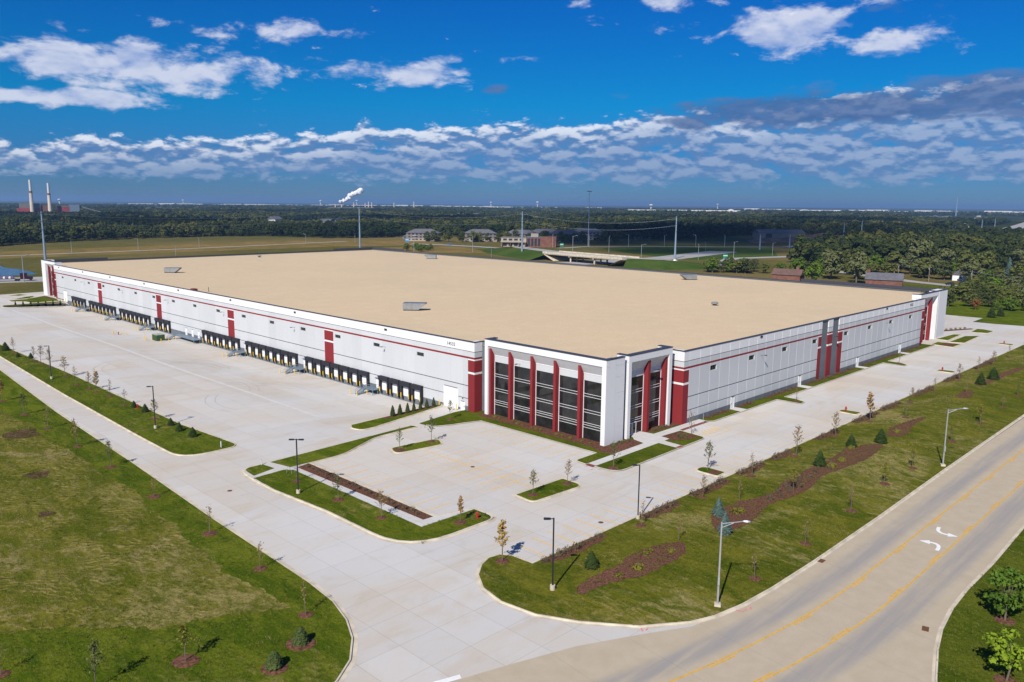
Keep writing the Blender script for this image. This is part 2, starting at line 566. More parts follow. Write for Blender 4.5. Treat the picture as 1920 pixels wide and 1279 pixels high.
def sheet(name, poly, mat, zoff=0.0, grid=0.0, parent=None, region=None, holes=(), zf=None, kind='structure'):
    poly = [tuple(p[:2]) for p in poly]
    if area(poly) < 0:
        poly = poly[::-1]
    dense = []
    for i, p in enumerate(poly):
        q = poly[(i + 1) % len(poly)]
        dense.append(p)
        if grid:
            L = math.hypot(q[0] - p[0], q[1] - p[1])
            k = int(L / (grid * 1.5))
            for u in range(1, k):
                dense.append((p[0] + (q[0] - p[0]) * u / k, p[1] + (q[1] - p[1]) * u / k))
    pts = [Vector(p) for p in dense]
    edges = [(i, (i + 1) % len(dense)) for i in range(len(dense))]
    for hl in holes:
        b = len(pts)
        pts += [Vector(p[:2]) for p in hl]
        edges += [(b + i, b + (i + 1) % len(hl)) for i in range(len(hl))]
    if grid:
        xs = [p[0] for p in poly]; ys = [p[1] for p in poly]
        rx0, rx1, ry0, ry1 = region or (min(xs), max(xs), min(ys), max(ys))
        x = max(min(xs), rx0)
        row = 0
        while x < min(max(xs), rx1):
            y = max(min(ys), ry0) + (grid * .5 if row % 2 else 0)
            while y < min(max(ys), ry1):
                if inside(poly, x, y):
                    pts.append(Vector((x, y)))
                y += grid
            x += grid * .87
            row += 1
    v, e, f, _, _, _ = delaunay_2d_cdt(pts, edges, [], 1 if not holes else 2, 1e-4)
    hh = zf or hgt
    vv = [(p.x, p.y, hh(p.x, p.y) + zoff) for p in v]
    ff = []
    for q in f:
        c = sum((v[i] for i in q), Vector((0, 0))) / len(q)
        if not inside(poly, c.x, c.y) or any(inside(hl, c.x, c.y) for hl in holes):
            continue
        a = sum(v[q[i - 1]].x * v[q[i]].y - v[q[i]].x * v[q[i - 1]].y for i in range(len(q)))
        ff.append(tuple(q) if a > 0 else tuple(q)[::-1])
    me = bpy.data.meshes.new(name)
    me.from_pydata(vv, [], ff)
    me.materials.append(mat)
    me.polygons.foreach_set('use_smooth', [True] * len(ff))
    o = obj(name, me, parent)
    if parent is None or kind == 'stuff':
        o['kind'] = kind
    return o


def offset_line(line, d, closed):
    """line moved d to its right"""
    out = []
    n = len(line)
    for i in range(n):
        p = Vector(line[i])
        a = Vector(line[i - 1]) if (i > 0 or closed) else None
        c = Vector(line[(i + 1) % n]) if (i < n - 1 or closed) else None
        t0 = (p - a).normalized() if a is not None and (p - a).length > 1e-6 else None
        t1 = (c - p).normalized() if c is not None and (c - p).length > 1e-6 else None
        t0 = t0 or t1; t1 = t1 or t0
        n0 = Vector((t0.y, -t0.x)); n1 = Vector((t1.y, -t1.x))
        b = (n0 + n1)
        if b.length < 1e-4:
            b = n0
        b.normalize()
        k = d / max(.45, b.dot(n0))
        out.append((p.x + b.x * k, p.y + b.y * k))
    return out


def kerb(line, closed=True, parent=None, gutter=.45):
    """concrete kerb with gutter on the right hand side of the line"""
    ln = [tuple(p[:2]) for p in line]
    if closed and area(ln) < 0:
        ln = ln[::-1]
    prof = [(-.02, .10), (-.01, .155), (.14, .155), (.17, .012), (.17 + gutter, .010)]
    rows = [offset_line(ln, d, closed) for d, _ in prof]
    m = MB(); n = len(ln)
    for r, (d, z) in zip(rows, prof):
        m.v += [(p[0], p[1], hgt(p[0], p[1]) * (0 if 36 < p[1] < 59 and p[0] > 50 else 1) + z) for p in r]
    for k in range(len(prof) - 1):
        for i in range(n if closed else n - 1):
            j = (i + 1) % n
            m.f.append((k * n + i, (k + 1) * n + i, (k + 1) * n + j, k * n + j)); m.mi.append(0)
    o = m.build('kerb', M['kerb'], parent)
    if parent is None:
        o['kind'] = 'structure'
    return o


# ------------------------------------------------------------------ ground, roads, pavements
ground_hole = [(66, 119.5), (110, 119.5), (110, 360), (66, 360)]


def mat_ground():
    m, t, b = material('open_country', 1.0, 0.0)
    p = world_pos(t)
    big = t.noise(p, .0011, 5.0, .6, .4)
    mid = t.noise(p, .006, 6.0, .62, .5)
    fine = t.noise(p, .12, 6.0, .7)
    tiny = t.noise(p, 1.2, 4.0, .7)
    col = t.mix(t.step(mid, .38, .62), rgb((.105, .100, .022)), rgb((.20, .150, .055)))
    col = t.mix(t.step(big, .44, .60, 0, .75), col, rgb((.060, .080, .016)))
    col = t.mix(t.step(fine, .35, .75, 0, .55), col, rgb((.21, .155, .062)))
    col = t.mix(t.step(tiny, .35, .7, 0, .45), col, rgb((.030, .036, .010)))
    # far off, the country is mostly woodland
    d = t.n('ShaderNodeVectorMath', operation='LENGTH'); t.put(d.inputs[0], p)
    far = t.step(d.outputs['Value'], 900.0, 2200.0)
    wood = t.mix(t.step(t.noise(p, .004, 8.0, .7), .40, .62), rgb((.020, .032, .010)), rgb((.050, .058, .018)))
    wood = t.mix(t.step(t.noise(p, .0011, 5.0, .6), .54, .60), wood, rgb((.17, .15, .062)))
    col = t.mix(far, col, wood)
    t.put(b.inputs['Base Color'], col)
    bump(t, b, t.m('ADD', fine, tiny), .5, .3)
    return m


M['ground'] = mat_ground()
gx = [-28000, 66, 110, 28000]; gy = [-28000, 119.5, 360, 28000]
gm = MB()
for i in range(3):
    for j in range(3):
        if i == 1 and j == 1:
            continue
        gm.face([(gx[i], gy[j], -.22), (gx[i + 1], gy[j], -.22), (gx[i + 1], gy[j + 1], -.22), (gx[i], gy[j + 1], -.22)])
tag(gm.build('ground', M['ground']), kind='structure')

pave = [(20, 36.9), (318, 36.9), (318.5, 68), (316.3, 78), (316.2, 83.8), (330, 84.2), (328, 150), (272, 150), (108, 150.1), (108, 349), (108, 396), (40, 393), (20, 393)]
pavement = sheet('pavement', pave, M['concrete'], 0.0, 4.0, region=(70, 108, 112, 362))


def road_bend(x):
    k = max(0.0, (86.0 - x) / 31.0)
    return 3.4 * k * k


def road_line(x0, x1, y, step=4.0):
    n = max(1, int((x1 - x0) / step))
    return [(x0 + (x1 - x0) * i / n, y + road_bend(x0 + (x1 - x0) * i / n)) for i in range(n + 1)]


rl = [(0, 56), (20, 53), (32, 50.2), (41.7, 47.4), (46.6, 45.9), (52.9, 43.8), (58.8, 40.9), (63.6, 38.3), (70.7, 36.9)] + road_line(76, 420, 36.4)
road = sheet('road', rl + [(420, 15), (330, -30), (0, -60)], M['road'], 0.006, zf=lambda x, y: 0.0)


def strip(line, w, mat, z, name, parent):
    a = offset_line(line, -w / 2, False); b = offset_line(line, w / 2, False)
    m = MB()
    for i in range(len(line) - 1):
        m.face([(*a[i], z), (*b[i], z), (*b[i + 1], z), (*a[i + 1], z)])
    return m.build(name, mat, parent)


# left turn lane: a solid line outside, dashes inside, on both sides
for y, s in ((31.0, -1), (26.75, 1)):
    strip(road_line(20, 420, y), .16, M['roadyellow'], .0135, 'lane_line', road)
    x = 22.0
    while x < 230:
        strip(road_line(x, x + 3.4, y + s * .30, 1.2), .16, M['roadyellow'], .0135, 'lane_dash', road)
        x += 12.2


def turn_arrow(pts, hw=.21, head=.62):
    """bent turn arrow painted on the lane, tail first"""
    P = [Vector(p) for p in pts]
    ln = []
    for i in range(13):
        u = i / 12
        ln.append(tuple(P[0] * (1 - u) ** 2 + P[1] * 2 * u * (1 - u) + P[2] * u * u))
    l = offset_line(ln, -hw, False); r_ = offset_line(ln, hw, False)
    m = MB()
    for i in range(len(ln) - 1):
        m.face([(*l[i], .014), (*r_[i], .014), (*r_[i + 1], .014), (*l[i + 1], .014)])
    e, d = Vector(ln[-1]), (Vector(ln[-1]) - Vector(ln[-2])).normalized()
    nn = Vector((-d.y, d.x))
    m.face([(*(e - nn * head), .014), (*(e + d * 1.15), .014), (*(e + nn * head), .014)])
    m.build('turn_arrow', M['whitepaint'], road)


turn_arrow([(107.2, 29.75), (105.0, 29.6), (105.4, 28.2)])
turn_arrow([(99.4, 27.6), (101.9, 27.7), (101.35, 29.0)])
# stop bar at the mouth of the driveway
sb = MB(); sb.face([(38.0, 48.4), (42.0, 47.45), (42.2, 48.0), (38.2, 49.0)] and [(38.0, 48.6, .014), (42.0, 47.35, .014), (42.25, 47.9, .014), (38.2, 49.2, .014)])
sb.build('stop_bar', M['whitepaint'], road)

lawn_left = [(-90, 47), (-20, 47.5), (15, 49), (26, 51.5), (31, 53), (34.1, 54.4), (36.7, 56.3), (38.9, 59.2), (40.4, 62.4), (41.5, 66.5), (42.0, 72),
             (42.6, 95.5), (43.8, 125.3), (45.0, 166.2), (47.7, 218), (49.5, 300), (50, 385), (-90, 385)]
sheet('lawn', lawn_left, M['lawn'], .13, 6.0)
kerb(lawn_left[1:17], False)
# the rough, raked field inside the mown verge
field_poly = [(38.1, 68.5), (36.0, 69.2), (33.0, 70.9), (30.5, 72.0), (28.5, 72.6), (26.2, 74.0), (23.7, 76.5), (20.3, 80.2), (16.0, 82.7), (4, 92), (-12, 104), (-80, 160), (-80, 380), (30, 380), (36, 300), (37.5, 215), (37.8, 175.7), (38.6, 160), (38.3, 148),
              (39.2, 133.7), (38.6, 124), (39.4, 113.3), (38.2, 104), (38.5, 97.0), (37.1, 90), (37.3, 84.3), (36.6, 80), (37.5, 75.9)]
def ragged(poly, step, amp, seed):
    r = random.Random(seed); out = []
    for i, p in enumerate(poly):
        q = poly[(i + 1) % len(poly)]
        L = math.hypot(q[0] - p[0], q[1] - p[1]); k = max(1, min(60, int(L / step)))
        for j in range(k):
            out.append((p[0] + (q[0] - p[0]) * j / k + r.uniform(-amp, amp), p[1] + (q[1] - p[1]) * j / k + r.uniform(-amp, amp)))
    return out


sheet('field', ragged(field_poly, .7, .42, 4), M['field'], .137)
M['bareearth'] = mat_plain('bare_brown_earth', (.085, .055, .028), .95, .35, .8, .0)
for ex, ey, er in ((31.7, 129.2, 1.5), (36.5, 154.5, 2.6), (28.0, 112.0, .9)):
    sheet('bare_earth', [(ex + er * (1 + .3 * math.sin(3 * a_ + ex)) * math.cos(a_), ey + 1.6 * er * (1 + .25 * math.cos(2 * a_)) * math.sin(a_)) for a_ in [i * .35 for i in range(18)]], M['bareearth'], .142, zf=lambda x, y: 0.0)

lawn_berm = [(62.4, 58.3), (330, 58.3), (330, 37.0), (200, 37.0), (153, 36.9), (131, 36.8), (104.8, 36.5), (86, 36.5), (76.5, 36.7), (70.8, 37.1), (66.8, 37.8),
             (64.2, 38.8), (59.9, 41.8), (56.4, 46.4), (54.4, 50.3), (53.8, 54.5), (54.5, 57.9), (56.2, 60.5), (58.2, 62.1), (60.0, 62.8), (61.4, 62.5), (62.2, 61.4)]
berm = sheet('lawn', lawn_berm, M['bermgrass'], .13, 2.6)
kerb(lawn_berm, gutter=.28)

lawn_east = [(20, -40), (40, 4), (56, 12.6), (65, 16.6), (70.8, 18.6), (76, 20.1), (80.2, 21.0), (85.3, 21.6), (90.7, 21.8), (100, 21.7), (114.3, 22), (330, 22), (330, -80), (20, -80)]
sheet('lawn', lawn_east, M['turf'], .14, zf=lambda x, y: 0.0)
kerb(lawn_east[1:12][::-1], False, gutter=.25)

strip_lawn = fillet([(50.2, 122.6, 5.0), (60.0, 122.8, 2.2), (58.4, 142), (58.2, 205), (57.2, 238), (56.8, 262), (57.5, 335), (53.6, 335), (52.4, 238), (50.8, 182), (50.2, 140)])
sheet('lawn', strip_lawn, M['lawn'], .13, 5.0)
kerb(strip_lawn)

front_isl = fillet([(54.2, 111.3, 3.2), (88.2, 113.0, .4), (88.6, 111.6, .4), (79.0, 111.3, 9), (69.5, 106.9, 9), (63.3, 106.9, .2), (63.3, 76.6, .3), (68.9, 75.1, .4), (68.9, 70.9, 1.5),
                    (54.6, 70.9, 8.5), (54.5, 88), (53.5, 100.0), (53.6, 105.5)])
isl = sheet('walkway', front_isl, M['walk'], .12, zf=lambda x, y: 0.0)
kerb(front_isl)
FL = lambda x, y: 0.0
sheet('lawn', fillet([(54.3, 107.2), (54.6, 111.1, 2.6), (57.8, 111.2), (58.2, 108.2)]), M['lawn'], .15, zf=FL)
sheet('lawn', [(59.2, 111.3)] + fillet([(88.0, 112.8), (88.4, 111.7), (79.0, 111.4, 9), (69.6, 107.0, 9), (63.3, 107.0), (60.2, 107.0)]), M['lawn'], .15, zf=FL)
sheet('lawn', fillet([(53.8, 106.2), (58.8, 106.6), (59.9, 105.5), (60.0, 75.1), (68.7, 74.9), (68.8, 71.0, 1.5), (54.7, 71.0, 8.5), (54.6, 88), (53.6, 100.0)]), M['lawn'], .15, zf=FL)
sheet('mulch_bed', [(60.9, 106.2), (63.2, 106.7), (63.2, 76.7), (61.6, 76.8)], M['mulch'], .155, zf=FL)

for pl in ([(75.9, 101.4, 1.2), (84.6, 100.2, 1.3), (85.9, 102.6, 1.0), (85.4, 103.4, .8), (77.2, 104.3, 1.0)],
           [(76.3, 71.4, 1.0), (86.2, 70.9, 1.4), (86.3, 74.8, .3), (76.6, 74.9, .3)],
           [(103.9, 59.6, .3), (106.3, 59.6, .3), (106.3, 63.4, 1.1), (103.9, 63.4, 1.1)],
           [(155.4, 59.8, .3), (157.8, 59.8, .3), (157.4, 63.3, .7), (155.6, 63.3, .7)],
           [(213.0, 59.8, .3), (215.6, 59.8, .3), (215.2, 63.3, .7), (213.2, 63.3, .7)],
           [(269.6, 60.6, .3), (272.2, 60.6, .3), (271.8, 64.1, .7), (269.8, 64.1, .7)],
           [(288.5, 76.6, .4), (290.2, 72.3, .7), (296.4, 72.2, .9), (298.6, 75.8, .6), (298.2, 77.4, .4)],
           [(79.4, 118.9, 1.2), (79.9, 116.7, 1.2), (82.6, 116.7, .6), (101.2, 120.2), (102.5, 121.3), (97, 121.6), (88.7, 121.0), (80.4, 120.6, 1.0)],
           [(79, 349.0, 1.5), (101, 348.0, .3), (101, 352.0, .3), (80.5, 353.0, 1.0)]):
    pf = fillet(pl)
    sheet('lawn', pf, M['lawn'], .13, zf=FL)
    if pl[0][1] < 118 or pl[0][1] > 130:
        kerb(pf)
    else:
        kerb(pf, gutter=.2)
sheet('mulch_bed', [(87.5, 120.95), (100.8, 121.35), (100.6, 120.6), (87.4, 119.7)], M['mulch'], .137, zf=FL)
sheet('mulch_bed', [(82, 351.6), (100.5, 351.2), (100.5, 349.9), (82, 350.4)], M['mulch'], .137, zf=FL)
sheet('mulch_bed', [(104.2, 60.0), (106, 60.0), (106, 61.6), (104.2, 61.4)], M['mulch'], .137, zf=FL)

# lawn round the building: front corner and the strip down the east side
front_lawn = [(90.1, 113.1), (94.3, 113.8), (100, 114.7), (104.5, 114.4), (106, 100), (112, 86), (126, 82.5), (252.5, 82.5), (252.5, 77.2), (254, 77.2), (253.2, 76.4)] + \
    [(217.2, 76.4), (217.0, 73.0), (215.4, 71.0), (213.4, 71.0), (213.8, 76.4), (159.2, 76.3), (159.1, 73.6), (158.0, 71.3), (155.9, 71.1), (155.7, 76.3), (131.0, 76.4), (130.2, 77.0), (121.0, 77.0)] + \
    fillet([(120.6, 77.0), (120.6, 71.5, 1.6), (94.4, 70.9, 2.4), (93.9, 76.6), (94.1, 79.2, 1.0), (99.6, 79.3)])[1:] + \
    [(99.4, 106.5), (96.5, 107.5), (93.5, 108.3), (91.0, 109.4), (90.3, 111.3)]
sheet('lawn', front_lawn, M['turf'], .13, zf=FL)
kerb(front_lawn[8:], False)
walk = [(93.9, 75.1), (111.6, 75.4), (111.5, 71.4), (113.2, 71.4), (113.4, 75.4), (115.1, 75.6), (115.3, 77.4), (120.6, 77.1), (130.1, 77.1), (130.1, 79.05), (115.6, 79.2),
        (115.2, 82), (111.5, 82), (111.3, 80.6), (110.2, 79.5), (109.7, 77.1), (94.1, 76.7)]
sheet('walkway', walk, M['walk'], .150, zf=FL)
for q in ([(93.7, 75.15), (94.5, 75.15), (94.5, 76.6), (93.7, 76.6)], [(111.6, 71.35), (113.1, 71.35), (113.1, 72.0), (111.6, 72.0)], [(121.2, 76.95), (129.8, 76.95), (129.8, 77.5), (121.2, 77.5)]):
    sheet('tactile_paving', q, M['tactile'], .156, zf=FL)
sheet('mulch_bed', [(101.7, 110.2), (104.2, 110.4), (105, 84), (108.9, 81.2), (110.1, 79.5), (109.6, 77.2), (101.0, 76.85), (100.6, 79.0), (101.6, 82)], M['mulch'], .142, zf=FL)
sheet('mulch_bed', [(113.8, 75.4), (115.2, 75.6), (115.4, 77.3), (120.2, 76.9), (120.1, 72.6), (117.5, 73.0), (115.2, 74.4)], M['mulch'], .145, zf=FL)
sheet('mulch_bed', [(116.6, 82.5), (116.6, 79.9), (124, 79.5), (124, 82)], M['mulch'], .145, zf=FL)
for a, b in ((131.5, 140.5), (144, 150), (155.5, 169.5), (174, 200.5), (206, 214.5), (217, 230), (235, 247)):
    n = 14
    low = [(a + (b - a) * i / n, 78.15 + .22 * math.sin(i * 1.9 + a)) for i in range(n + 1)]
    sheet('mulch_bed', low + [(b, 79.4), (a, 79.4)], M['mulch'], .14, zf=FL)
for x in (142.3, 171.6, 203.5, 232.4):            # steps out from the side doors
    sheet('walkway', [(x - 1.3, 76.5), (x + 1.3, 76.5), (x + 1.1, 79.3), (x - 1.1, 79.3)], M['walk'], .148, zf=FL)
# far corner beds
for q, mm in (([(254, 77.4), (259.8, 77.6), (260.5, 71.6), (253.2, 71.6)], 'lawn'), ([(265.2, 79.8), (279.5, 79.0), (280.6, 77.3), (265.3, 76.6)], 'lawn'), ([(262.3, 75.2), (278.2, 75.4), (282, 72.4), (263.8, 71.6)], 'turf'),
              ([(86, 368.5), (93, 369.8), (101.5, 377.5), (101.9, 364), (100.5, 355.0), (90.5, 355.0), (90, 360.5), (86, 364.5)], 'turf'), ([(88.5, 371.8), (94.5, 378.4), (98.0, 380.2), (97.0, 377.0), (93.6, 371.5)], 'lawn'),
              ([(90, 386.2), (95.6, 390.6), (97, 387.2), (93.2, 385.0)], 'lawn')):
    sheet('lawn', q, M[mm], .13, zf=FL)
    kerb(q)
for q in ([(254.5, 75.8), (259.4, 75.6), (259.8, 72.4), (254.8, 72.4)], [(280.5, 86.6), (297.5, 79.2), (297, 78.2), (280, 85.4)], [(100.2, 376), (101.8, 376), (101.8, 364.5), (100.4, 364.8)]):
    sheet('mulch_bed', q, M['mulch'], .145, zf=FL)

# mulch on the berm, hugging the slope
for q in ([(60.5, 50.5), (62.7, 51.2), (64.4, 51.1), (68.2, 50.3), (70.5, 51.1), (73.6, 51.0), (78.3, 49.6), (77.9, 48.2), (75.6, 46.8), (70.6, 46.7), (67.6, 46.9), (65.0, 48.5), (62.3, 49.4), (60.2, 49.5)],
          [(88.9, 51.9), (95.0, 51.5), (97.3, 50.5), (102.6, 49.3), (106.5, 50.8), (116.4, 50.4), (119.0, 50.2), (124.7, 50.4), (131.1, 51.4), (134.8, 49.4), (137.8, 47.5), (126.1, 46.0), (118.3, 46.9), (113.0, 47.7), (107.6, 46.6), (103.3, 46.6), (97.7, 47.9), (95.0, 47.5), (90.1, 46.5), (86.5, 46.8), (84.7, 46.3), (83.7, 47.2), (84.7, 48.6)],
          [(141.8, 49.0), (147.3, 50.9), (153.1, 50.8), (160.2, 49.5), (161.1, 48.5), (154.3, 48.8), (145.0, 46.9)],
          [(199.4, 51.0), (209.9, 50.4), (218.4, 50.6), (231.5, 48.8), (226.6, 47.7), (218.5, 48.7), (205.1, 49.2), (199.9, 49.7)],
          [(181.5, 50.1), (190.2, 50.8), (194.0, 50.0), (186.0, 47.7), (182.4, 47.9)]):
    n = len(q); sm = []
    for i in range(n):                        # soften the outline
        a, b = q[i], q[(i + 1) % n]
        sm += [(a[0] * .75 + b[0] * .25, a[1] * .75 + b[1] * .25), (a[0] * .25 + b[0] * .75, a[1] * .25 + b[1] * .75)]
    sheet('mulch_bed', ragged(sm, .45, .16, 9), M['mulch'], .165, 1.3)
for a, b in ((63.5, 74.5), (82.0, 90.5), (93.8, 103.5), (106.5, 114), (117, 124), (133, 142), (149, 160), (162, 172), (180, 192), (200, 212), (222, 240)):
    n = 12
    low = [(a + (b - a) * i / n, 57.0 + .2 * math.sin(i * 1.7 + a) - .6 * math.sin(math.pi * i / n)) for i in range(n + 1)]
    sheet('mulch_bed', low + [(b, 58.15), (a, 58.15)], M['mulch'], .17, 1.5)

# ------------------------------------------------------------------ paint on the car park
def line_mesh(L, w=.15):
    m = MB(); m.face([(-L / 2, -w / 2, 0), (L / 2, -w / 2, 0), (L / 2, w / 2, 0), (-L / 2, w / 2, 0)])
    return m.mesh('stall_line', M['yellow'])


L5 = line_mesh(5.0); L10 = line_mesh(10.2)
def stall(me, x, y, rz=0.0):
    obj('stall_line', me, pavement, (x, y, .0045), rz)


for k in range(31):
    x = 65.0 + 2.735 * k
    if not (102.0 < x < 107.6):
        stall(L5, x, 61.0, math.pi / 2)
for k in range(10):
    stall(L5, 66.0, 79.1 + 2.73 * k)
for k in range(8):
    stall(L10, 80.6, 78.9 + 2.72 * k)
lm = line_mesh(24.5); obj('stall_line', lm, pavement, (80.6, 88.2, .0085), math.pi / 2)
for k in range(9):
    stall(L5, 95.8, 81.4 + 2.74 * k)
for k in range(8):
    stall(L5, 135.1 + 2.735 * k, 73.7, math.pi / 2)
for k in range(8):
    stall(L5, 163.0 + 2.735 * k, 73.7, math.pi / 2)
hatch = line_mesh(2.4, .3)
for k in range(5):
    obj('stall_line', hatch, pavement, (122.9 + 1.05 * k, 73.4, .0045), R(62))
for x in (121.9, 128.4):
    stall(L5, x, 74.0, math.pi / 2)
obj('stall_line', line_mesh(6.5, .16), pavement, (125.1, 71.4, .0045))
# iron covers, drains, utility paint
cov = MB(); cov.lathe([(.34, 0), (.34, .02), (.30, .022)], 14); cov = cov.mesh('manhole_cover', M['iron'])
for x, y in ((80.6, 88.2), (77.5, 60.6), (49.0, 104.0)):
    obj('manhole_cover', cov, pavement, (x, y, .004))
dr = MB().box(-.5, .5, -.3, .3, 0, .015).mesh('drain_grate', M['iron'])
obj('drain_grate', dr, road, (86.8, 35.9, .010), .02)
obj('drain_grate', dr, road, (79.3, 22.3, .010), .25)
for i, (x, y) in enumerate(((60.0, 41.0), (59.6, 41.3), (69.6, 36.6), (70.2, 36.3), (70.9, 36.1), (93.4, 76.2), (93.7, 73.8), (93.0, 74.7))):
    pm = MB(); a = .2 + .1 * (i % 3)
    pm.face([(-a, -.08, 0), (a, -.05, 0), (a, .06, 0), (-a, .08, 0)])
    pm.build('paint_mark', M['pink'], pavement, (x, y, .019)).rotation_euler = (0, 0, i * .9)
# a pale seam of concrete where the two pours of the court meet, and turning tyre marks
M['seam'] = mat_plain('fresh_concrete', (.60, .58, .55), .9, .05, .5)
seam = [(79.8 + .25 * math.sin(i * .8), 130 + i * 11) for i in range(20)]
rndm = random.Random(5)
def draped(line, w, mat, name, parent, dz):
    a = offset_line(line, -w / 2, False); b = offset_line(line, w / 2, False)
    m = MB()
    for i in range(len(line) - 1):
        m.face([(*a[i], hgt(*a[i]) + dz), (*a[i + 1], hgt(*a[i + 1]) + dz), (*b[i + 1], hgt(*b[i + 1]) + dz), (*b[i], hgt(*b[i]) + dz)][::-1])
    return m.build(name, mat, parent)


draped([(p[0], p[1]) for p in seam], .9, M['seam'], 'concrete_seam', pavement, .022)
for (cx, cy, r0, a0, a1) in ((74, 196, 16, -.5, .9), (75, 192, 13, -.2, 1.2), (72, 186, 19, .1, 1.0), (76, 200, 11, 2.2, 3.4), (70, 150, 22, .3, 1.1), (72, 147, 25, .35, 1.0), (84, 150, 14, 2.4, 3.5), (66, 170, 18, -.6, .3)):
    n = 18
    for w in (0, 1.9):
        ln = [(cx + (r0 + w) * math.cos(a0 + (a1 - a0) * i / n), cy + (r0 + w) * math.sin(a0 + (a1 - a0) * i / n)) for i in range(n + 1)]
        draped(ln, .10, M['tyremark'], 'tyre_mark', pavement, .02)

# ------------------------------------------------------------------ the warehouse
M['wallwhite'] = mat_wall('white_precast', (.72, .72, .72), .02)
M['wallpale'] = mat_wall('pale_grey_precast', (.53, .545, .555), .045)
M['wallgrey'] = mat_plain('slate_grey_precast', (.135, .150, .165), .8, .08, .5)
M['wallred'] = mat_wall('dark_red_precast', (.225, .023, .026), .08)
M['groove'] = mat_plain('groove_grey', (.085, .095, .105), .85, .05)
M['cap'] = mat_plain('dark_metal_coping', (.045, .047, .062), .5, .12, 2.0, .4)
M['soffit'] = mat_plain('grey_soffit', (.60, .60, .60), .8, .04)
M['door'] = mat_plain('white_steel_door', (.78, .78, .77), .5, .03, 2.0)
M['rubber'] = mat_plain('black_dock_rubber', (.028, .028, .034), .8, .25, 4.0, .2)
M['safety'] = mat_plain('safety_yellow', (.80, .52, .02), .6, .08, 4.0)
M['mullion'] = mat_plain('white_mullion', (.75, .75, .76), .5, .03)
M['galv'] = mat_plain('blue_grey_steel', (.20, .27, .34), .5, .12, 4.0, .4, .3)
M['black'] = mat_plain('black_metal', (.018, .018, .020), .45, .2, 5.0, .4)


def mat_glass():
    m, t, b = material('dark_tinted_glass', .03, .6)
    p = world_pos(t)
    n = t.noise(p, .45, 2.0)
    t.put(b.inputs['Base Color'], t.mix(t.step(n, .35, .7), rgb((.010, .012, .013)), rgb((.026, .026, .025))))
    b.inputs['IOR'].default_value = 1.45
    return m


M['glass'] = mat_glass()


def mat_roof():
    m, t, b = material('tan_roof_ballast', .95, .1)
    p = world_pos(t)
    a = t.noise(p, .02, 4.0, .6)
    c = t.noise(p, .25, 6.0, .7)
    g = t.noise(p, 3.0, 4.0, .75)
    col = t.mix(t.step(a, .35, .65), rgb((.635, .495, .320)), rgb((.595, .470, .310)))
    col = t.mix(t.step(c, .40, .70, 0, .35), col, rgb((.72, .58, .39)))
    col = t.mix(t.step(g, .35, .70, 0, .40), col, rgb((.44, .33, .20)))
    t.put(b.inputs['Base Color'], col)
    bump(t, b, g, .5, .06)
    return m


M['roof'] = mat_roof()
WM = [M['wallwhite'], M['wallpale'], M['wallgrey'], M['wallred'], M['groove'], M['cap'], M['soffit'], M['glass'], M['mullion']]
WHITE, PALE, GREY, RED, GROOVE, CAP, SOFF, GLASS, MULL = range(9)
BX0, BX1, BY0, BY1 = 102.6, 274.0, 79.1, 385.0
TOP = 13.75
wh = thing('warehouse', 'huge low white warehouse with red stripes, tan gravel roof and glass corner entrances', 'warehouse', (0, 0, 0))

UP = [(5.2, 10.5, PALE), (10.5, 10.88, RED), (10.88, 11.86, PALE), (11.99, TOP, WHITE)]
PIL = [(10.24, 10.5, WHITE), (7.95, 10.24, RED), (7.55, 7.95, WHITE)]


def bands(low, kind):
    if kind == 'red':
        lo = max(low, .45) if low < 0 else -.25
        return ([(low, .45, GREY)] if low < -1 else []) + [(.45 if low < -1 else low, 7.55, RED)] + PIL[::-1] + [(10.5, 10.88, RED), (10.88, 11.86, PALE), (11.99, TOP, WHITE)]
    if kind == 'grey':
        return [(low, TOP, GREY)]
    b0 = .45 if low < -1 else 1.05
    return [(low, b0, GREY), (b0, 2.45, PALE), (2.63, 5.0, PALE)] + UP


def column(w, bnd, win=None):
    """one precast panel, local u 0..w along the wall, depth 0 (face) .. .24, with grooves between its bands"""
    m = MB()
    ch = .05
    def slab(u0, u1, z0, z1, mi, l=True, r=True):
        a = ch if l else 0.0; b = ch if r else 0.0
        P = [(u0, .24), (u0, ch if l else 0), (u0 + a, 0), (u1 - b, 0), (u1, ch if r else 0), (u1, .24)]
        n = len(P)
        for i in range(n - 1):
            m.face([(P[i][0], P[i][1], z0), (P[i + 1][0], P[i + 1][1], z0), (P[i + 1][0], P[i + 1][1], z1), (P[i][0], P[i][1], z1)], mi)
        m.face([(p[0], p[1], z1) for p in P], mi)
        m.face([(p[0], p[1], z0) for p in P[::-1]], mi)
    for z0, z1, mi in bnd:
        if win and z0 < win[2] < z1:
            u0, u1, zb, zt = win
            slab(0, w, z0, zb, mi); slab(0, w, zt, z1, mi)
            slab(0, u0, zb, zt, mi, True, False); slab(u1, w, zb, zt, mi, False, True)
            m.face([(u0, .20, zb), (u1, .20, zb), (u1, .20, zt), (u0, .20, zt)], GLASS)
            uc = (u0 + u1) / 2
            m.box(uc - .03, uc + .03, .17, .195, zb, zt, GROOVE)
        else:
            slab(0, w, z0, z1, mi)
    return m


def mapped(m, f):
    m.v = [f(*p) for p in m.v]
    me = m.mesh('wall_panel', WM)
    bm = bmesh.new(); bm.from_mesh(me); bmesh.ops.recalc_face_normals(bm, faces=bm.faces); bm.to_mesh(me); bm.free()
    return me


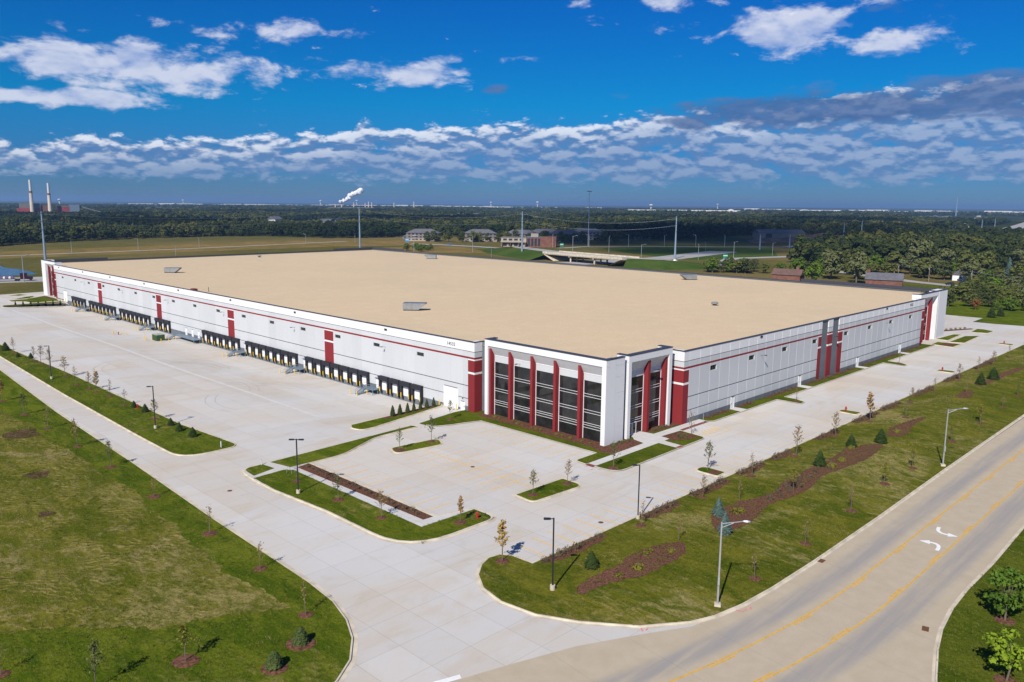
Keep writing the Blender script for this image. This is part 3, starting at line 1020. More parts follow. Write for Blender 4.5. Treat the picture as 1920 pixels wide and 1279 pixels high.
# left side: columns 3.79 m apart, one window in every fourth, red pilasters
LP = 3.79
def left_col(me, y): obj('wall_panel', me, wh, (BX0, y, 0))
lf = lambda u, d, z: (d, u, z)
WL = LP - .02
ml_plain = mapped(column(WL, bands(-1.95, '')), lf)
ml_win = mapped(column(WL, bands(-1.95, ''), (.72, 3.02, 8.95, 9.72)), lf)
ml_red = mapped(column(WL, bands(-1.95, 'red')), lf)
for k in range(-12, 53):
    yc = 162.35 + LP * k
    me = ml_red if k in (0, 13, 26, 40) else ml_win if (k - 3) % 4 == 0 else ml_plain
    left_col(me, yc - LP / 2)
y_lo = 162.35 + LP * -12 - LP / 2
left_col(mapped(column(y_lo - 113.62 - .02, bands(-.4, '')), lf), 113.62)
y_hi = 162.35 + LP * 52 + LP / 2
left_col(mapped(column(364.2 - y_hi, bands(-1.95, '')), lf), y_hi)
# right side
rf = lambda u, d, z: (u, d, z)
def right_col(me, x): obj('wall_panel', me, wh, (x, BY0, 0))
for (a, b, wins) in ((126.0, 180.0, (133.3, 148.0, 162.3, 177.0)), (193.4, 248.3, (194.2, 208.8, 223.15, 237.85))):
    n = 15; w = (b - a) / n
    pl = mapped(column(w - .02, bands(-.3, '')), rf)
    for i in range(n):
        x = a + w * i
        ww = [q for q in wins if x < q < x + w - 2]
        right_col(mapped(column(w - .02, bands(-.3, ''), (ww[0] - x, ww[0] - x + 2.3, 9.0, 9.98)), rf) if ww else pl, x)
for (a, b, kd) in ((180.0, 181.7, 'red'), (181.7, 185.05, 'grey'), (185.05, 187.6, 'red'), (187.6, 191.0, 'grey'), (191.0, 193.4, 'red')):
    m = column(b - a - .01, bands(-.3, kd))
    if kd == 'grey':
        m.v = [(u, d + (.18 if d < .2 else .05), z) for u, d, z in m.v]
    right_col(mapped(m, rf), a)


# corner pillars with banded returns
def pillar(x0, x1, y0, y1):
    m = MB()
    for z0, z1, mi in bands(-.4, 'red'):
        e = 0.0
        m.box(x0 + e, x1, y0 + e, y1, z0, z1, mi)
    m.box(x0 + .09, x1 - .02, y0 + .09, y1 - .02, -.4, TOP - .05, GROOVE)
    m.build('corner_pillar', WM, wh)


pillar(BX0, 105.0, 111.75, 113.6)
pillar(124.25, 125.98, BY0, 81.9)
pillar(BX0, 105.0, 364.22, 366.0)
pillar(248.32, 250.0, BY0, 81.9)

# the shell behind the panels, the roof and its coping
m = MB()
m.box(BX0 + .242, BX0 + .6, 111.9, 366, -1.95, TOP - .08)
m.box(126, 250, BY0 + .242, BY0 + .6, -.3, TOP - .08)
m.box(BX1 - .4, BX1, 88, BY1, -.3, TOP - .02)
m.box(110, BX1, BY1 - .4, BY1, -.3, TOP - .02)
m.build('wall', M['groove'], wh)
m = MB()
ROOFZ = 13.1
m.face([(BX0 + .4, 111.95, ROOFZ), (104.4, 111.95, ROOFZ), (104.4, 82.4, ROOFZ), (126, 82.4, ROOFZ), (126, BY0 + .4, ROOFZ), (249.6, BY0 + .4, ROOFZ), (249.6, 82.6, ROOFZ), (BX1 - .2, 82.6, ROOFZ), (BX1 - .2, BY1 - .2, ROOFZ), (105.5, BY1 - .2, ROOFZ), (105.5, 365.6, ROOFZ), (BX0 + .4, 365.6, ROOFZ)])
m.build('roof', M['roof'], wh)
m = MB()
m.box(BX0 - .05, BX0 + .62, 111.72, 366.1, TOP, TOP + .12)
m.box(124.2, 180.0, BY0 - .05, BY0 + .62, TOP, TOP + .12)
m.box(180.0, 193.4, BY0 - .03, BY0 + .62, TOP + .002, TOP + .14)
m.box(193.4, 250.1, BY0 - .05, BY0 + .62, TOP, TOP + .12)
m.box(BX1 - .5, BX1 + .1, 84, BY1 + .1, TOP, TOP + .12)
m.box(104, BX1 - .5, BY1 - .5, BY1 + .1, TOP, TOP + .12)
m.box(BX1 - .45, BX1 + .05, 84, 128, TOP + .12, TOP + .95)             # higher parapets at the far corners
m.box(BX1 - .46, BX1 + .06, 356, BY1 + .05, TOP + .12, TOP + .95)
m.box(248, BX1 - .46, BY1 - .45, BY1 + .05, TOP + .12, TOP + .93)
m.box(104, 130, BY1 - .45, BY1 + .05, TOP + .12, TOP + .95)
m.box(BX0 + .62, 105.5, 111.74, 112.3, TOP, TOP + .12)
m.box(124.22, 124.8, BY0 + .62, 82.3, TOP, TOP + .12)
m.build('coping', M['cap'], wh)


# glazed portals: a white frame, a sloping soffit, red fins and dark glass
def portal(f, u0, u1, fins, jl=.85, jr=.9, depth=2.6, door=None):
    """u runs along the wall, d inwards from the frame's face"""
    H0, H1 = 13.52, 14.68
    fr = MB()
    def bx(mb, a0, a1, d0, d1, z0, z1, mi=0):
        p, q = f(a0, d0, z0), f(a1, d1, z1)
        mb.box(p[0], q[0], p[1], q[1], z0, z1, mi)
    bx(fr, u0, u0 + jl, 0, depth, -.2, H0, WHITE)
    bx(fr, u1 - jr, u1, 0, depth, -.2, H0, WHITE)
    bx(fr, u0, u0 + jl, 1.05, depth, H0, H1, WHITE)
    bx(fr, u1 - jr, u1, 1.05, depth, H0, H1, WHITE)
    bx(fr, u0, u1, 0, .10, H0, H1, WHITE)
    bx(fr, u0, u1, .10, 1.05, 13.56, H1, WHITE)
    bx(fr, u0 + .9, u1 - .9, 1.75, depth, 11.72, 13.05, GREY)
    fr.build('portal_frame', WM, wh)
    cp = MB(); bx(cp, u0 - .05, u1 + .05, -.05, 1.10, H1, H1 + .13)
    for e0, e1 in ((u0 - .05, u0 + jl + .05), (u1 - jr - .05, u1 + .05)):
        c2 = MB(); bx(c2, e0, e1, 1.10, depth + .05, H1, H1 + .125); c2.build('portal_coping', M['cap'], wh)
    cp.build('portal_coping', M['cap'], wh)
    so = MB()
    a, b = u0 + jl, u1 - jr
    so.face([f(a, .10, 13.51), f(b, .10, 13.51), f(b, 1.24, 11.72), f(a, 1.24, 11.72)], SOFF)
    bx(so, a, b, 1.22, 1.32, 11.58, 11.72, WHITE)
    bx(so, a, b, 1.27, 1.42, 10.40, 11.58, PALE)
    so.build('portal_soffit', WM, wh)
    lv = [a] + [q for fa, fb in fins for q in (fa, fb)] + [b]
    # glass bays between the fins, each with its own bars
    for i in range(0, len(lv), 2):
        g0, g1 = lv[i], lv[i + 1]
        if g1 - g0 < .25:
            continue
        g = MB(); bx(g, g0, g1, 1.34, 1.40, .05, 10.40, 0)
        pane = g.build('glass_bay', M['glass'], wh)
        for z in (8.05, 7.58, 5.25, 4.78, 2.94, 2.56, 2.10):
            q = MB(); bx(q, g0, g1, 1.27, 1.338, z, z + .052)
            q.build('window_bar', M['mullion'], pane)
        q = MB(); bx(q, g0, g1, 1.24, 1.339, -.15, .12); bx(q, g1 - .1, g1, 1.25, 1.336, .12, 10.38)
        q.build('window_frame', M['mullion'], pane)
    for fa, fb in fins:
        q = MB()
        for uu, dr in ((fa, 1), (fb, -1)):
            P = [f(uu, .34, -.15), f(uu, .34, 13.0), f(uu, .42, 13.0), f(uu, 1.21, 11.66), f(uu, 1.345, 11.6), f(uu, 1.345, -.15)]
            q.face(P if dr > 0 else P[::-1])
        S = [(.34, -.15), (.34, 13.0), (.42, 13.0), (1.21, 11.66), (1.345, 11.6), (1.345, -.15)]
        for i in range(5):
            q.face([f(fa, *S[i]), f(fb, *S[i]), f(fb, *S[i + 1]), f(fa, *S[i + 1])])
        me = q.mesh('fin', M['wallred'])
        bm = bmesh.new(); bm.from_mesh(me); bmesh.ops.remove_doubles(bm, verts=bm.verts, dist=1e-4); bmesh.ops.recalc_face_normals(bm, faces=bm.faces); bm.to_mesh(me); bm.free()
        obj('fin', me, wh)
    if door:
        q = MB(); w = (door[1] - door[0]) / 2
        for k in range(2):
            bx(q, door[0] + w * k, door[0] + w * k + .09, 1.12, 1.24, .1, 2.3); bx(q, door[0] + w * (k + 1) - .09, door[0] + w * (k + 1), 1.12, 1.24, .1, 2.3)
            bx(q, door[0] + w * k + .09, door[0] + w * (k + 1) - .09, 1.12, 1.24, 2.2, 2.3); bx(q, door[0] + w * k + .09, door[0] + w * (k + 1) - .09, 1.12, 1.24, .1, .28)
        d = q.build('entrance_door', M['mullion'], wh)
        q = MB(); bx(q, door[0] + .1, door[1] - .1, 1.16, 1.20, .2, 2.2); q.build('pane', M['glass'], d)


FX = 103.35
PF = lambda u, d, z: (FX + d, u, z)
FY = 80.45
PR = lambda u, d, z: (u, FY + d, z)
portal(PF, 80.55, 109.7, [(86.35, 86.9), (91.95, 92.5), (97.55, 98.1), (103.15, 103.7), (108.3, 108.84)], .9, .82)
portal(PR, 109.4, 122.4, [(115.6, 116.25), (120.9, 121.48)], .8, .9, door=(111.2, 113.6))
portal(PF, 366.9, 381.0, [(371.9, 372.5), (377.4, 378.0)], .8, .9)
portal(PR, 250.6, 266.4, [(255.6, 256.2), (261.2, 261.8)], .8, .9)
# white return wall of the big portal with its panel joints, slate recesses between the masses
m = MB()
zz = [-.2, 2.9, 5.9, 8.8, 11.55, 13.5, 14.68]
for i in range(6):
    for (a, b) in ((105.98, 107.2), (107.22, 108.4)):
        m.box(a, b, 80.56, 80.8, zz[i] + .012, zz[i + 1] - .012)
m.build('return_wall', M['wallwhite'], wh)
m = MB(); m.box(105.97, 108.38, 80.8, 81.2, -.2, 14.6)
m.build('return_core', M['wallpale'], wh)
m = MB(); m.box(104.45, 108.45, 80.5, 81.25, 14.681, 14.80); m.build('portal_coping', M['cap'], wh)
for q in ((104.6, 105.2, 109.7, 111.9), (108.3, 109.5, 82.3, 82.9), (122.35, 124.4, 82.2, 82.9), (105.9, 110.5, 83.0, 83.4), (105.9, 106.4, 83.4, 111.9), (110.5, 126, 83.05, 83.5), (105.9, 106.3, 364.3, 385), (249, 274, 83.0, 83.4)):
    MB().box(*q, -.3, TOP - (.8 if q[1] - q[0] > 3 or q[3] - q[2] > 3 else 0)).build('recess_wall', M['wallgrey'], wh)
# solid white corners beyond the far portals
m = MB(); m.box(FX - .05, 106.2, 381.02, 384.9, -.3, 14.7); m.box(106.2, 107.4, 381.2, 385.0, -.3, 14.7); m.build('corner_wall', M['wallwhite'], wh)
m = MB(); m.box(266.42, 273.9, FY - .05, 83.4, -.3, 14.7); m.build('corner_wall', M['wallwhite'], wh)
m = MB(); m.box(266.46, 273.95, FY - .1, FY + .9, 14.70, 14.83); m.build('portal_coping', M['cap'], wh)
m = MB(); m.box(FX - .1, FX + .9, 381.06, 385, 14.70, 14.83); m.build('portal_coping', M['cap'], wh)

# ---- docks
DG = [(344.5, 4), (324.9, 7), (294.2, 7), (263.4, 3), (229.0, 6), (202.5, 7), (172.2, 7), (142.0, 4)]
PITCH = 3.785
sh = MB()
W_ = 3.32
prof_top = 2.75
sh.box(-.75, 0, 0, W_, 1.86, prof_top); sh.box(-.62, 0, 0, .46, -.55, 1.86); sh.box(-.62, 0, W_ - .46, W_, -.55, 1.86)
sh.box(-.74, -.02, .02, W_ - .02, prof_top, prof_top + .05)
me_sh = sh.mesh('dock_shelter', M['rubber'])
dd = MB(); dd.box(-.045, .0, .46, W_ - .46, -.34, 1.86)
for i in range(1, 5):
    dd.box(-.06, -.045, .5, W_ - .5, -.34 + .44 * i - .02, -.34 + .44 * i + .012)
me_dd = dd.mesh('dock_door', M['door'])
me_gd = MB().box(-.70, -.62, .30, .48, -.62, .40).mesh('guide_post', M['safety'])
me_bm = MB().box(-.35, 0, 0, .28, -1.05, -.52).mesh('dock_bumper', M['rubber'])
me_lv = MB().box(-.05, 0, .3, W_ - .3, -.62, -.36).mesh('dock_leveller', M['galv'])
for y0, n in DG:
    for k in range(n):
        y = y0 - PITCH * k - W_
        s_ = obj('dock_shelter', me_sh, wh, (BX0 - .004, y, 0))
        obj('dock_door', me_dd, s_, (0, 0, 0))
        obj('guide_post', me_gd, s_, (0, 0, 0)); obj('guide_post', me_gd, s_, (0, W_ - .78, 0))
        obj('dock_bumper', me_bm, s_, (0, .32, 0)); obj('dock_bumper', me_bm, s_, (0, W_ - .6, 0))
        obj('dock_leveller', me_lv, s_, (0, 0, 0))


# ---- doors, lights, scuppers, numbers
def plain_door(f, u, w, z0, z1, name='door', sub=True):
    m = MB()
    def bx(a0, a1, d0, d1, b0, b1, mi=0):
        p, q = f(a0, d0, 0), f(a1, d1, 0); m.box(p[0], q[0], p[1], q[1], b0, b1, mi)
    bx(u, u + w, -.045, -.004, z0, z1, 0)
    bx(u - .1, u, -.09, -.004, z0, z1 + .1, 0); bx(u + w, u + w + .1, -.09, -.004, z0, z1 + .1, 0); bx(u, u + w, -.09, -.004, z1, z1 + .1, 1)
    d = m.build(name, [M['door'], M['groove']], wh)
    if sub:
        h = MB(); p, q = f(u + .1, -.11, 0), f(u + .2, -.046, 0); h.box(p[0], q[0], p[1], q[1], z0 + .9, z0 + 1.1); h.build('handle', M['black'], d)
    return d


LF = lambda u, d, z: (BX0 + d, u, z)
RF = lambda u, d, z: (u, BY0 + d, z)
GAPS = []
for i in range(len(DG) - 1):
    y0, n = DG[i]
    GAPS.append((y0 - PITCH * n + (PITCH - W_), DG[i + 1][0]))
for hi, lo in GAPS:
    if hi - lo < 8:
        plain_door(LF, lo + .5, 1.05, -.3, 1.85)
        hdl = MB().box(BX0 - .45, BX0 - .004, lo + .4, lo + 1.8, 2.02, 2.08); hdl.build('door_canopy', M['galv'], wh)
for y in (240.6, 236.2, 232.0):
    plain_door(LF, y, 1.05, -.3, 1.85)
plain_door(LF, 114.55, 1.05, -.2, 1.75)
rd = plain_door(LF, 116.5, 4.2, -.2, 4.1, 'roller_door', False)
for i in range(1, 9):
    s_ = MB().box(BX0 - .056, BX0 - .046, 116.55, 120.65, -.2 + .47 * i, -.2 + .47 * i + .02); s_.build('slat_joint', M['soffit'], rd)
rd2 = plain_door(LF, 351.5, 4.2, -.2, 4.1, 'roller_door', False)
for x in (141.75, 171.05, 203.0, 232.0):
    plain_door(RF, x, 1.1, .1, 2.4)
wl = MB(); wl.tube((-.9, 0, .15), (0, 0, 0), .035, .035, 6); wl.box(-1.35, -.85, -.17, .17, .08, .2)
me_wl = wl.mesh('wall_light', M['black'])
for y in (329.9, 291.2, 253.1, 215.3, 177.4, 140.1):
    obj('wall_light', me_wl, wh, (BX0, y, 9.3))
for x in (152.9, 188.2, 221.1):
    obj('wall_light', me_wl, wh, (x, BY0, 9.5), math.pi / 2)
obj('wall_light', me_wl, wh, (FX + 1.27, 101.5, 10.9))
obj('wall_light', me_wl, wh, (118.5, FY + 1.27, 10.9), math.pi / 2)
sc_ = MB().box(-.09, .004, -.42, .42, -.2, .2).mesh('scupper', M['black'])
for y in (359.4, 331, 302.6, 271.8, 245.3, 211.2, 177.2, 139.9):
    obj('scupper', sc_, wh, (BX0 - .004, y, 13.1))
for x in (152.7, 220.7):
    obj('scupper', sc_, wh, (x, BY0 - .004, 13.4), math.pi / 2)
dw = MB(); dw.box(-.06, .06, -.09, 0, 0, 2.8)
sml = MB().box(-.15, -.004, -.1, .1, -.08, .08).mesh('door_light', M['black'])
for hi, lo in GAPS:
    obj('door_light', sml, wh, (BX0, lo + 1.0, 2.4))
obj('door_light', sml, wh, (BX0, 115.1, 2.4))


def lettering(txt, size, name, mat, parent, mw):
    cu = bpy.data.curves.new(name, 'FONT')
    cu.body = txt; cu.size = size; cu.extrude = .015; cu.align_x = 'CENTER'; cu.align_y = 'CENTER'; cu.space_character = 1.12
    tmp = bpy.data.objects.new(name, cu)
    COL.objects.link(tmp)
    dg = bpy.context.evaluated_depsgraph_get()
    me = bpy.data.meshes.new_from_object(tmp.evaluated_get(dg))
    bpy.data.objects.remove(tmp)
    me.materials.clear(); me.materials.append(mat)
    o = obj(name, me, parent)
    o.matrix_local = mw
    return o


lettering('14532', .92, 'address_number', M['black'], wh, Matrix.Translation((BX0 - .03, 118.55, 12.75)) @ Matrix.Rotation(-math.pi / 2, 4, 'Z') @ Matrix.Rotation(math.pi / 2, 4, 'X'))
lettering('14532', .92, 'address_number', M['black'], wh, Matrix.Translation((238.8, BY0 - .03, 12.9)) @ Matrix.Rotation(math.pi / 2, 4, 'X'))

# ---- stairs up to the dock doors
def dock_stair(y0, y1, run0=1.7):
    z1, z0 = -.32, -1.52
    st = thing('dock_stair', 'blue grey steel dock stair with tread and railings between two rows of black dock doors', 'stairs', (BX0 - .3, y0, 0), 0, 'steel stairs along the dock wall')
    w = y1 - y0
    m = MB(); m.box(-run0, -.02, .05, w - .05, z1 - .12, z1)
    m.build('platform', M['galv'], st)
    n = 7
    sw = 1.25
    for i in range(n):
        m = MB(); x = -run0 - .30 * (i + 1)
        zt = z1 - (z1 - z0) * (i + 1) / (n + 1)
        m.box(x, x + .29, w - .1 - sw, w - .1, zt - .05, zt)
        m.build('tread', M['galv'], st)
    xe = -run0 - .3 * n
    for yy in (w - .1, w - .1 - sw):
        m = MB()
        m.tube((-run0, yy, z1 + 1.0), (xe, yy, z0 + 1.0), .035, .035, 6); m.tube((-run0, yy, z1 + .5), (xe, yy, z0 + .5), .03, .03, 6)
        m.tube((-run0, yy, z1), (-run0, yy, z1 + 1.0), .035, .035, 6); m.tube((xe, yy, z0), (xe, yy, z0 + 1.0), .035, .035, 6)
        for i in range(1, n):
            u = i / n
            m.tube((-run0 + (xe + run0) * u, yy, z1 + (z0 - z1) * u), (-run0 + (xe + run0) * u, yy, z1 + (z0 - z1) * u + 1.0), .015, .015, 4)
        m.face([(-run0, yy, z1 - .1), (xe, yy, z0 - .02), (xe, yy, z0 + .2), (-run0, yy, z1 + .12)])
        m.build('railing', M['galv'], st)
    m = MB()
    for z in (.5, 1.0):
        m.tube((-run0, .1, z1 + z), (-run0, w - .1 - sw, z1 + z), .035, .035, 6); m.tube((-.1, .1, z1 + z), (-run0, .1, z1 + z), .035, .035, 6); m.tube((-.1, w - .1, z1 + z), (-run0, w - .1, z1 + z), .035, .035, 6)
    q = .1
    while q < w - sw:
        m.tube((-run0, q, z1), (-run0, q, z1 + 1.0), .02, .02, 5); q += .5
    m.build('railing', M['galv'], st)
    m = MB()
    for x, y in ((-run0 + .1, .2), (-run0 + .1, w - .2), (-.3, .2)):
        m.box(x - .06, x + .06, y - .06, y + .06, z0, z1 - .12)
    m.build('post', M['galv'], st)
    return st


STAIRS = []
for hi, lo in GAPS:
    if hi - lo < 8:
        STAIRS.append((lo + .25, hi - .1))
        so_ = dock_stair(lo + .25, hi - .1)
        so_['label'] = ['seventh', 'sixth', 'fifth', 'x', 'third', 'second', 'first'][GAPS.index((hi, lo))] + ' blue grey steel dock stair counted from the white roller door'
ws = dock_stair(230.6, 244.5, 2.2)
ws['label'] = 'long steel dock platform with stair beside the green box'
del ws['group']
# bollards guarding the stairs
bo = thing('bollard', 'yellow bollard guarding the foot of a steel dock stair', 'bollard', (0, 0, 0), 0, 'yellow bollards by the dock stairs')
MB().tube((0, 0, -.1), (0, 0, 1.05), .085, .085, 9).lathe([(.085, 1.05), (.06, 1.11), (.0, 1.13)], 9).build('post', M['safety'], bo)
MB().tube((0, 0, -.12), (0, 0, .04), .14, .13, 9).build('footing', M['kerb'], bo)
BO = Kind(bo)
for y0, y1 in STAIRS + [(230.6, 244.5)]:
    rn = 1.7 if y1 - y0 < 8 else 2.2
    for x, y in ((BX0 - .3 - rn - 2.9, y1 + .5), (BX0 - .3 - rn - 2.9, y1 - 1.9), (BX0 - .3 - rn - .5, y1 - 2.3)):
        BO.place((x, y, hgt(x, y)), 0, 1.0, 'yellow bollard guarding ' + ('the long dock platform stair' if y1 - y0 > 8 else 'the ' + ['seventh', 'sixth', 'fifth', 'third', 'second', 'first'][STAIRS.index((y0, y1))] + ' dock stair from the roller door'), 'bollards of one dock stair')
LB2 = 'yellow bollard beside the white roller door'
for y in (116.0, 121.2, 351.0, 356.2):
    BO.place((BX0 - .9, y, .0), 0, 1.15, LB2, 'yellow bollards by the roller doors')
LB3 = 'yellow bollard standing round the green utility box'
for x, y in ((93.0, 249.0), (92.4, 247.4), (92.0, 245.4), (92.6, 242.2), (94.2, 239.6), (96.0, 238.4)):
    BO.place((x, y, hgt(x, y)), 0, 1.0, LB3, 'bollards round the green box')
LB4 = 'yellow bollard standing round the fire hydrant in the truck court'
for x, y in ((88.6, 262.0), (87.8, 259.8), (90.4, 260.8), (91.2, 258.6)):
    BO.place((x, y, hgt(x, y)), 0, 1.0, LB4, 'bollards round the court hydrant')
M['greenbox'] = mat_plain('dark_green_enamel', (.035, .075, .028), .5, .1, 2.0)
gb = thing('utility_box', 'dark green metal utility box standing by the long dock platform', 'utility box', (95.0, 243.4, hgt(95, 243.4)))
MB().box(-1.2, 1.2, -1.7, 1.7, .12, 1.85).build('cabinet', M['greenbox'], gb)
MB().box(-1.25, 1.25, -1.75, 1.75, 1.85, 1.95).build('lid', mat_plain('pale_green_lid', (.30, .34, .28), .6, .1), gb)
MB().box(-1.35, 1.35, -1.85, 1.85, -.1, .12).build('base', M['kerb'], gb)
for y in (-.85, .05, .95):
    MB().box(-1.225, -1.2, y - .4, y + .4, .25, 1.75).build('door', M['greenbox'], gb)

# ---- plant on the roof
M['unit'] = mat_plain('galvanised_unit', (.26, .27, .27), .55, .12, .8, .4, .2)
M['unitdark'] = mat_plain('dark_louvre', (.06, .065, .07), .7, .1)
ru = thing('rooftop_unit', 'grey sheet metal air unit with slanted intake hood on the tan roof', 'air unit', (0, 0, 0), 0, 'large rooftop air units')
m = MB()
prof = [(-2.4, 0.25), (1.3, .25), (3.0, 1.55), (3.0, 1.75), (-2.4, 1.75)]
for i in range(len(prof)):
    a, b = prof[i], prof[(i + 1) % len(prof)]
    m.face([(a[0], -1.15, a[1]), (b[0], -1.15, b[1]), (b[0], 1.15, b[1]), (a[0], 1.15, a[1])])
m.face([(p[0], -1.15, p[1]) for p in prof[::-1]]); m.face([(p[0], 1.15, p[1]) for p in prof])
m.build('cabinet', M['unit'], ru)
MB().box(-2.3, 1.1, -1.05, 1.05, -.05, .25).build('base', M['unitdark'], ru)
m = MB()
for i in range(4):
    m.box(-2.1 + i * .95, -1.3 + i * .95, -1.165, -1.15, .45, 1.6)
m.build('panel', M['unit'], ru)
MB().box(-2.35, 2.9, -1.1, 1.1, 1.75, 1.80).build('lid', mat_plain('blue_grey_lid', (.12, .15, .20), .5, .1), ru)
RU = Kind(ru)
for x, y, rz, lb in ((126.9, 161.0, R(-48), 'grey rooftop air unit above the docks near the glass entrance corner'), (126.4, 306.7, R(-45), 'grey rooftop air unit above the far docks towards the power station'),
                     (252.4, 306.3, R(130), 'grey rooftop air unit by the rear parapet before the bush in the brown field'), (254.8, 161.8, R(150), 'grey rooftop air unit by the rear parapet near the slip road')):
    RU.place((x, y, ROOFZ), rz, 1.08, lb)
vt = thing('roof_vent', 'small round mushroom vent on the tan roof', 'vent', (0, 0, 0), 0, 'mushroom vents on the roof')
MB().lathe([(.55, 0), (.55, .5), (.6, .52)], 12).build('curb', M['unitdark'], vt)
MB().lathe([(.95, .45), (1.0, .75), (.7, .95), (.2, 1.02)], 14).build('hood', M['unit'], vt)
VT = Kind(vt)
for x, y, lb in ((194.1, 114.8, 'small round mushroom vent on the roof near the east wall'), (194.1, 366.8, 'small round mushroom vent on the roof by the rear north parapet')):
    VT.place((x, y, ROOFZ), label=lb)
hb = thing('roof_hatch', 'low rust red box lying on the roof near the parapet', 'roof hatch', (105.9, 241.6, ROOFZ))
MB().box(-.6, .6, -1.1, 1.1, 0, .45).build('curb', M['wallred'], hb); MB().box(-.65, .65, -1.15, 1.15, .45, .55).build('lid', M['iron'], hb)
vp = thing('vent_pipe', 'thin dark vent pipe rising from the roof near the parapet', 'pipe', (107.8, 235.8, ROOFZ))
MB().tube((0, 0, 0), (0, 0, 1.3), .09, .09, 8).build('pipe', M['unitdark'], vp); MB().lathe([(.2, 0), (.12, .25)], 8).build('boot', M['cap'], vp)

# ------------------------------------------------------------------ planting
def mat_leaf(name, c0, c1, c2=None):
    """leaves: tone differs by clump and from plant to plant"""
    m, t, b = material(name, .75, .15)
    oi = t.n('ShaderNodeObjectInfo').outputs['Random']
    p = t.n('ShaderNodeTexCoord').outputs['Object']
    n = t.noise(p, 1.3, 3.0, .6)
    f = t.noise(p, 9.0, 2.0, .6)
    k = t.m('ADD', t.m('MULTIPLY', n, .6), t.m('MULTIPLY', f, .4))
    col = t.mix(t.step(k, .38, .62), rgb(c0), rgb(c1))
    if c2:
        col = t.mix(t.m('MULTIPLY', oi, .6), col, rgb(c2))
    t.put(b.inputs['Base Color'], col)
    b.inputs['Subsurface Weight'].default_value = 0.0
    return m


M['bark'] = mat_plain('grey_bark', (.16, .13, .10), .9, .2, 6.0, .1)
M['palebark'] = mat_plain('pale_bark', (.30, .27, .22), .9, .15, 6.0, .1)
M['leaf_tan'] = mat_leaf('tan_autumn_leaf', (.19, .13, .055), (.28, .21, .10), (.24, .15, .05))
M['leaf_gold'] = mat_leaf('gold_autumn_leaf', (.30, .19, .045), (.40, .28, .09), (.30, .14, .04))
M['leaf_green'] = mat_leaf('olive_leaf', (.065, .085, .025), (.125, .140, .045), (.16, .14, .05))
M['leaf_lime'] = mat_leaf('yellow_green_leaf', (.12, .13, .012), (.20, .19, .02), (.17, .15, .02))
M['leaf_rich'] = mat_leaf('rich_green_leaf', (.045, .095, .008), (.10, .165, .014))
M['leaf_bright'] = mat_leaf('bright_green_leaf', (.10, .17, .008), (.20, .27, .015))
M['needle'] = mat_leaf('dark_green_needles', (.024, .048, .010), (.052, .085, .018), (.04, .06, .012))
M['needle_blue'] = mat_leaf('blue_green_needles', (.06, .105, .085), (.12, .175, .150))
M['arbor'] = mat_leaf('arborvitae_scales', (.030, .052, .014), (.062, .085, .022), (.07, .07, .03))
M['twig'] = mat_leaf('brown_twigs', (.10, .075, .045), (.17, .13, .075), (.11, .07, .04))


def rdir(r):
    z = r.uniform(-1, 1); a = r.uniform(0, 2 * math.pi); q = math.sqrt(1 - z * z)
    return Vector((q * math.cos(a), q * math.sin(a), z))


def leaf(m, p, nrm, s, r, mi=0, asp=1.0):
    a = nrm.orthogonal().normalized(); c = nrm.cross(a)
    t = r.uniform(0, math.pi)
    u = (a * math.cos(t) + c * math.sin(t)) * s; v = (c * math.cos(t) - a * math.sin(t)) * s * asp
    b = len(m.v)
    m.v += [tuple(p - u), tuple(p - v * .7), tuple(p + u), tuple(p + v * .7)]
    m.f.append((b, b + 1, b + 2, b + 3)); m.mi.append(mi)


def young_tree(name, label, cat, leafm, seed, h=4.2, n=190, ls=.10, w=.85, bare=0.0, bark='bark', group=None):
    """staked nursery tree: straight stem, ascending twigs, thin crown"""
    r = random.Random(seed)
    root = thing(name, label, cat, (0, 0, 0), 0, group)
    m = MB()
    lean = Vector((r.uniform(-.12, .12), r.uniform(-.12, .12), 0))
    m.tube((0, 0, -.15), lean * .4 + Vector((0, 0, h * .42)), .055, .04, 6)
    m.tube(lean * .4 + Vector((0, 0, h * .42)), lean + Vector((0, 0, h * .95)), .04, .012, 5)
    tips = []
    for i in range(15):
        u = .34 + .58 * i / 15
        a = i * 2.4 + r.uniform(-.4, .4)
        base = lean * u + Vector((0, 0, h * u))
        L = w * (1.05 - u) * 1.6 * r.uniform(.7, 1.15) + .2
        d = Vector((math.cos(a) * .75, math.sin(a) * .75, .8)).normalized()
        tip = base + d * L
        m.tube(base, tip, .016, .006, 4)
        tips.append((base, tip))
    m.build('trunk', M[bark], root)
    c = MB()
    for i in range(n):
        b_, t_ = tips[i % len(tips)] if r.random() < .93 else (lean + Vector((0, 0, h * .8)), lean + Vector((0, 0, h)))
        u = r.uniform(.2, 1.1)
        p = b_ + (t_ - b_) * u + rdir(r) * r.uniform(.02, .24)
        leaf(c, p, (rdir(r) + Vector((0, 0, .5))).normalized(), ls * r.uniform(.6, 1.3), r)
    c.build('crown', M[leafm], root)
    return root


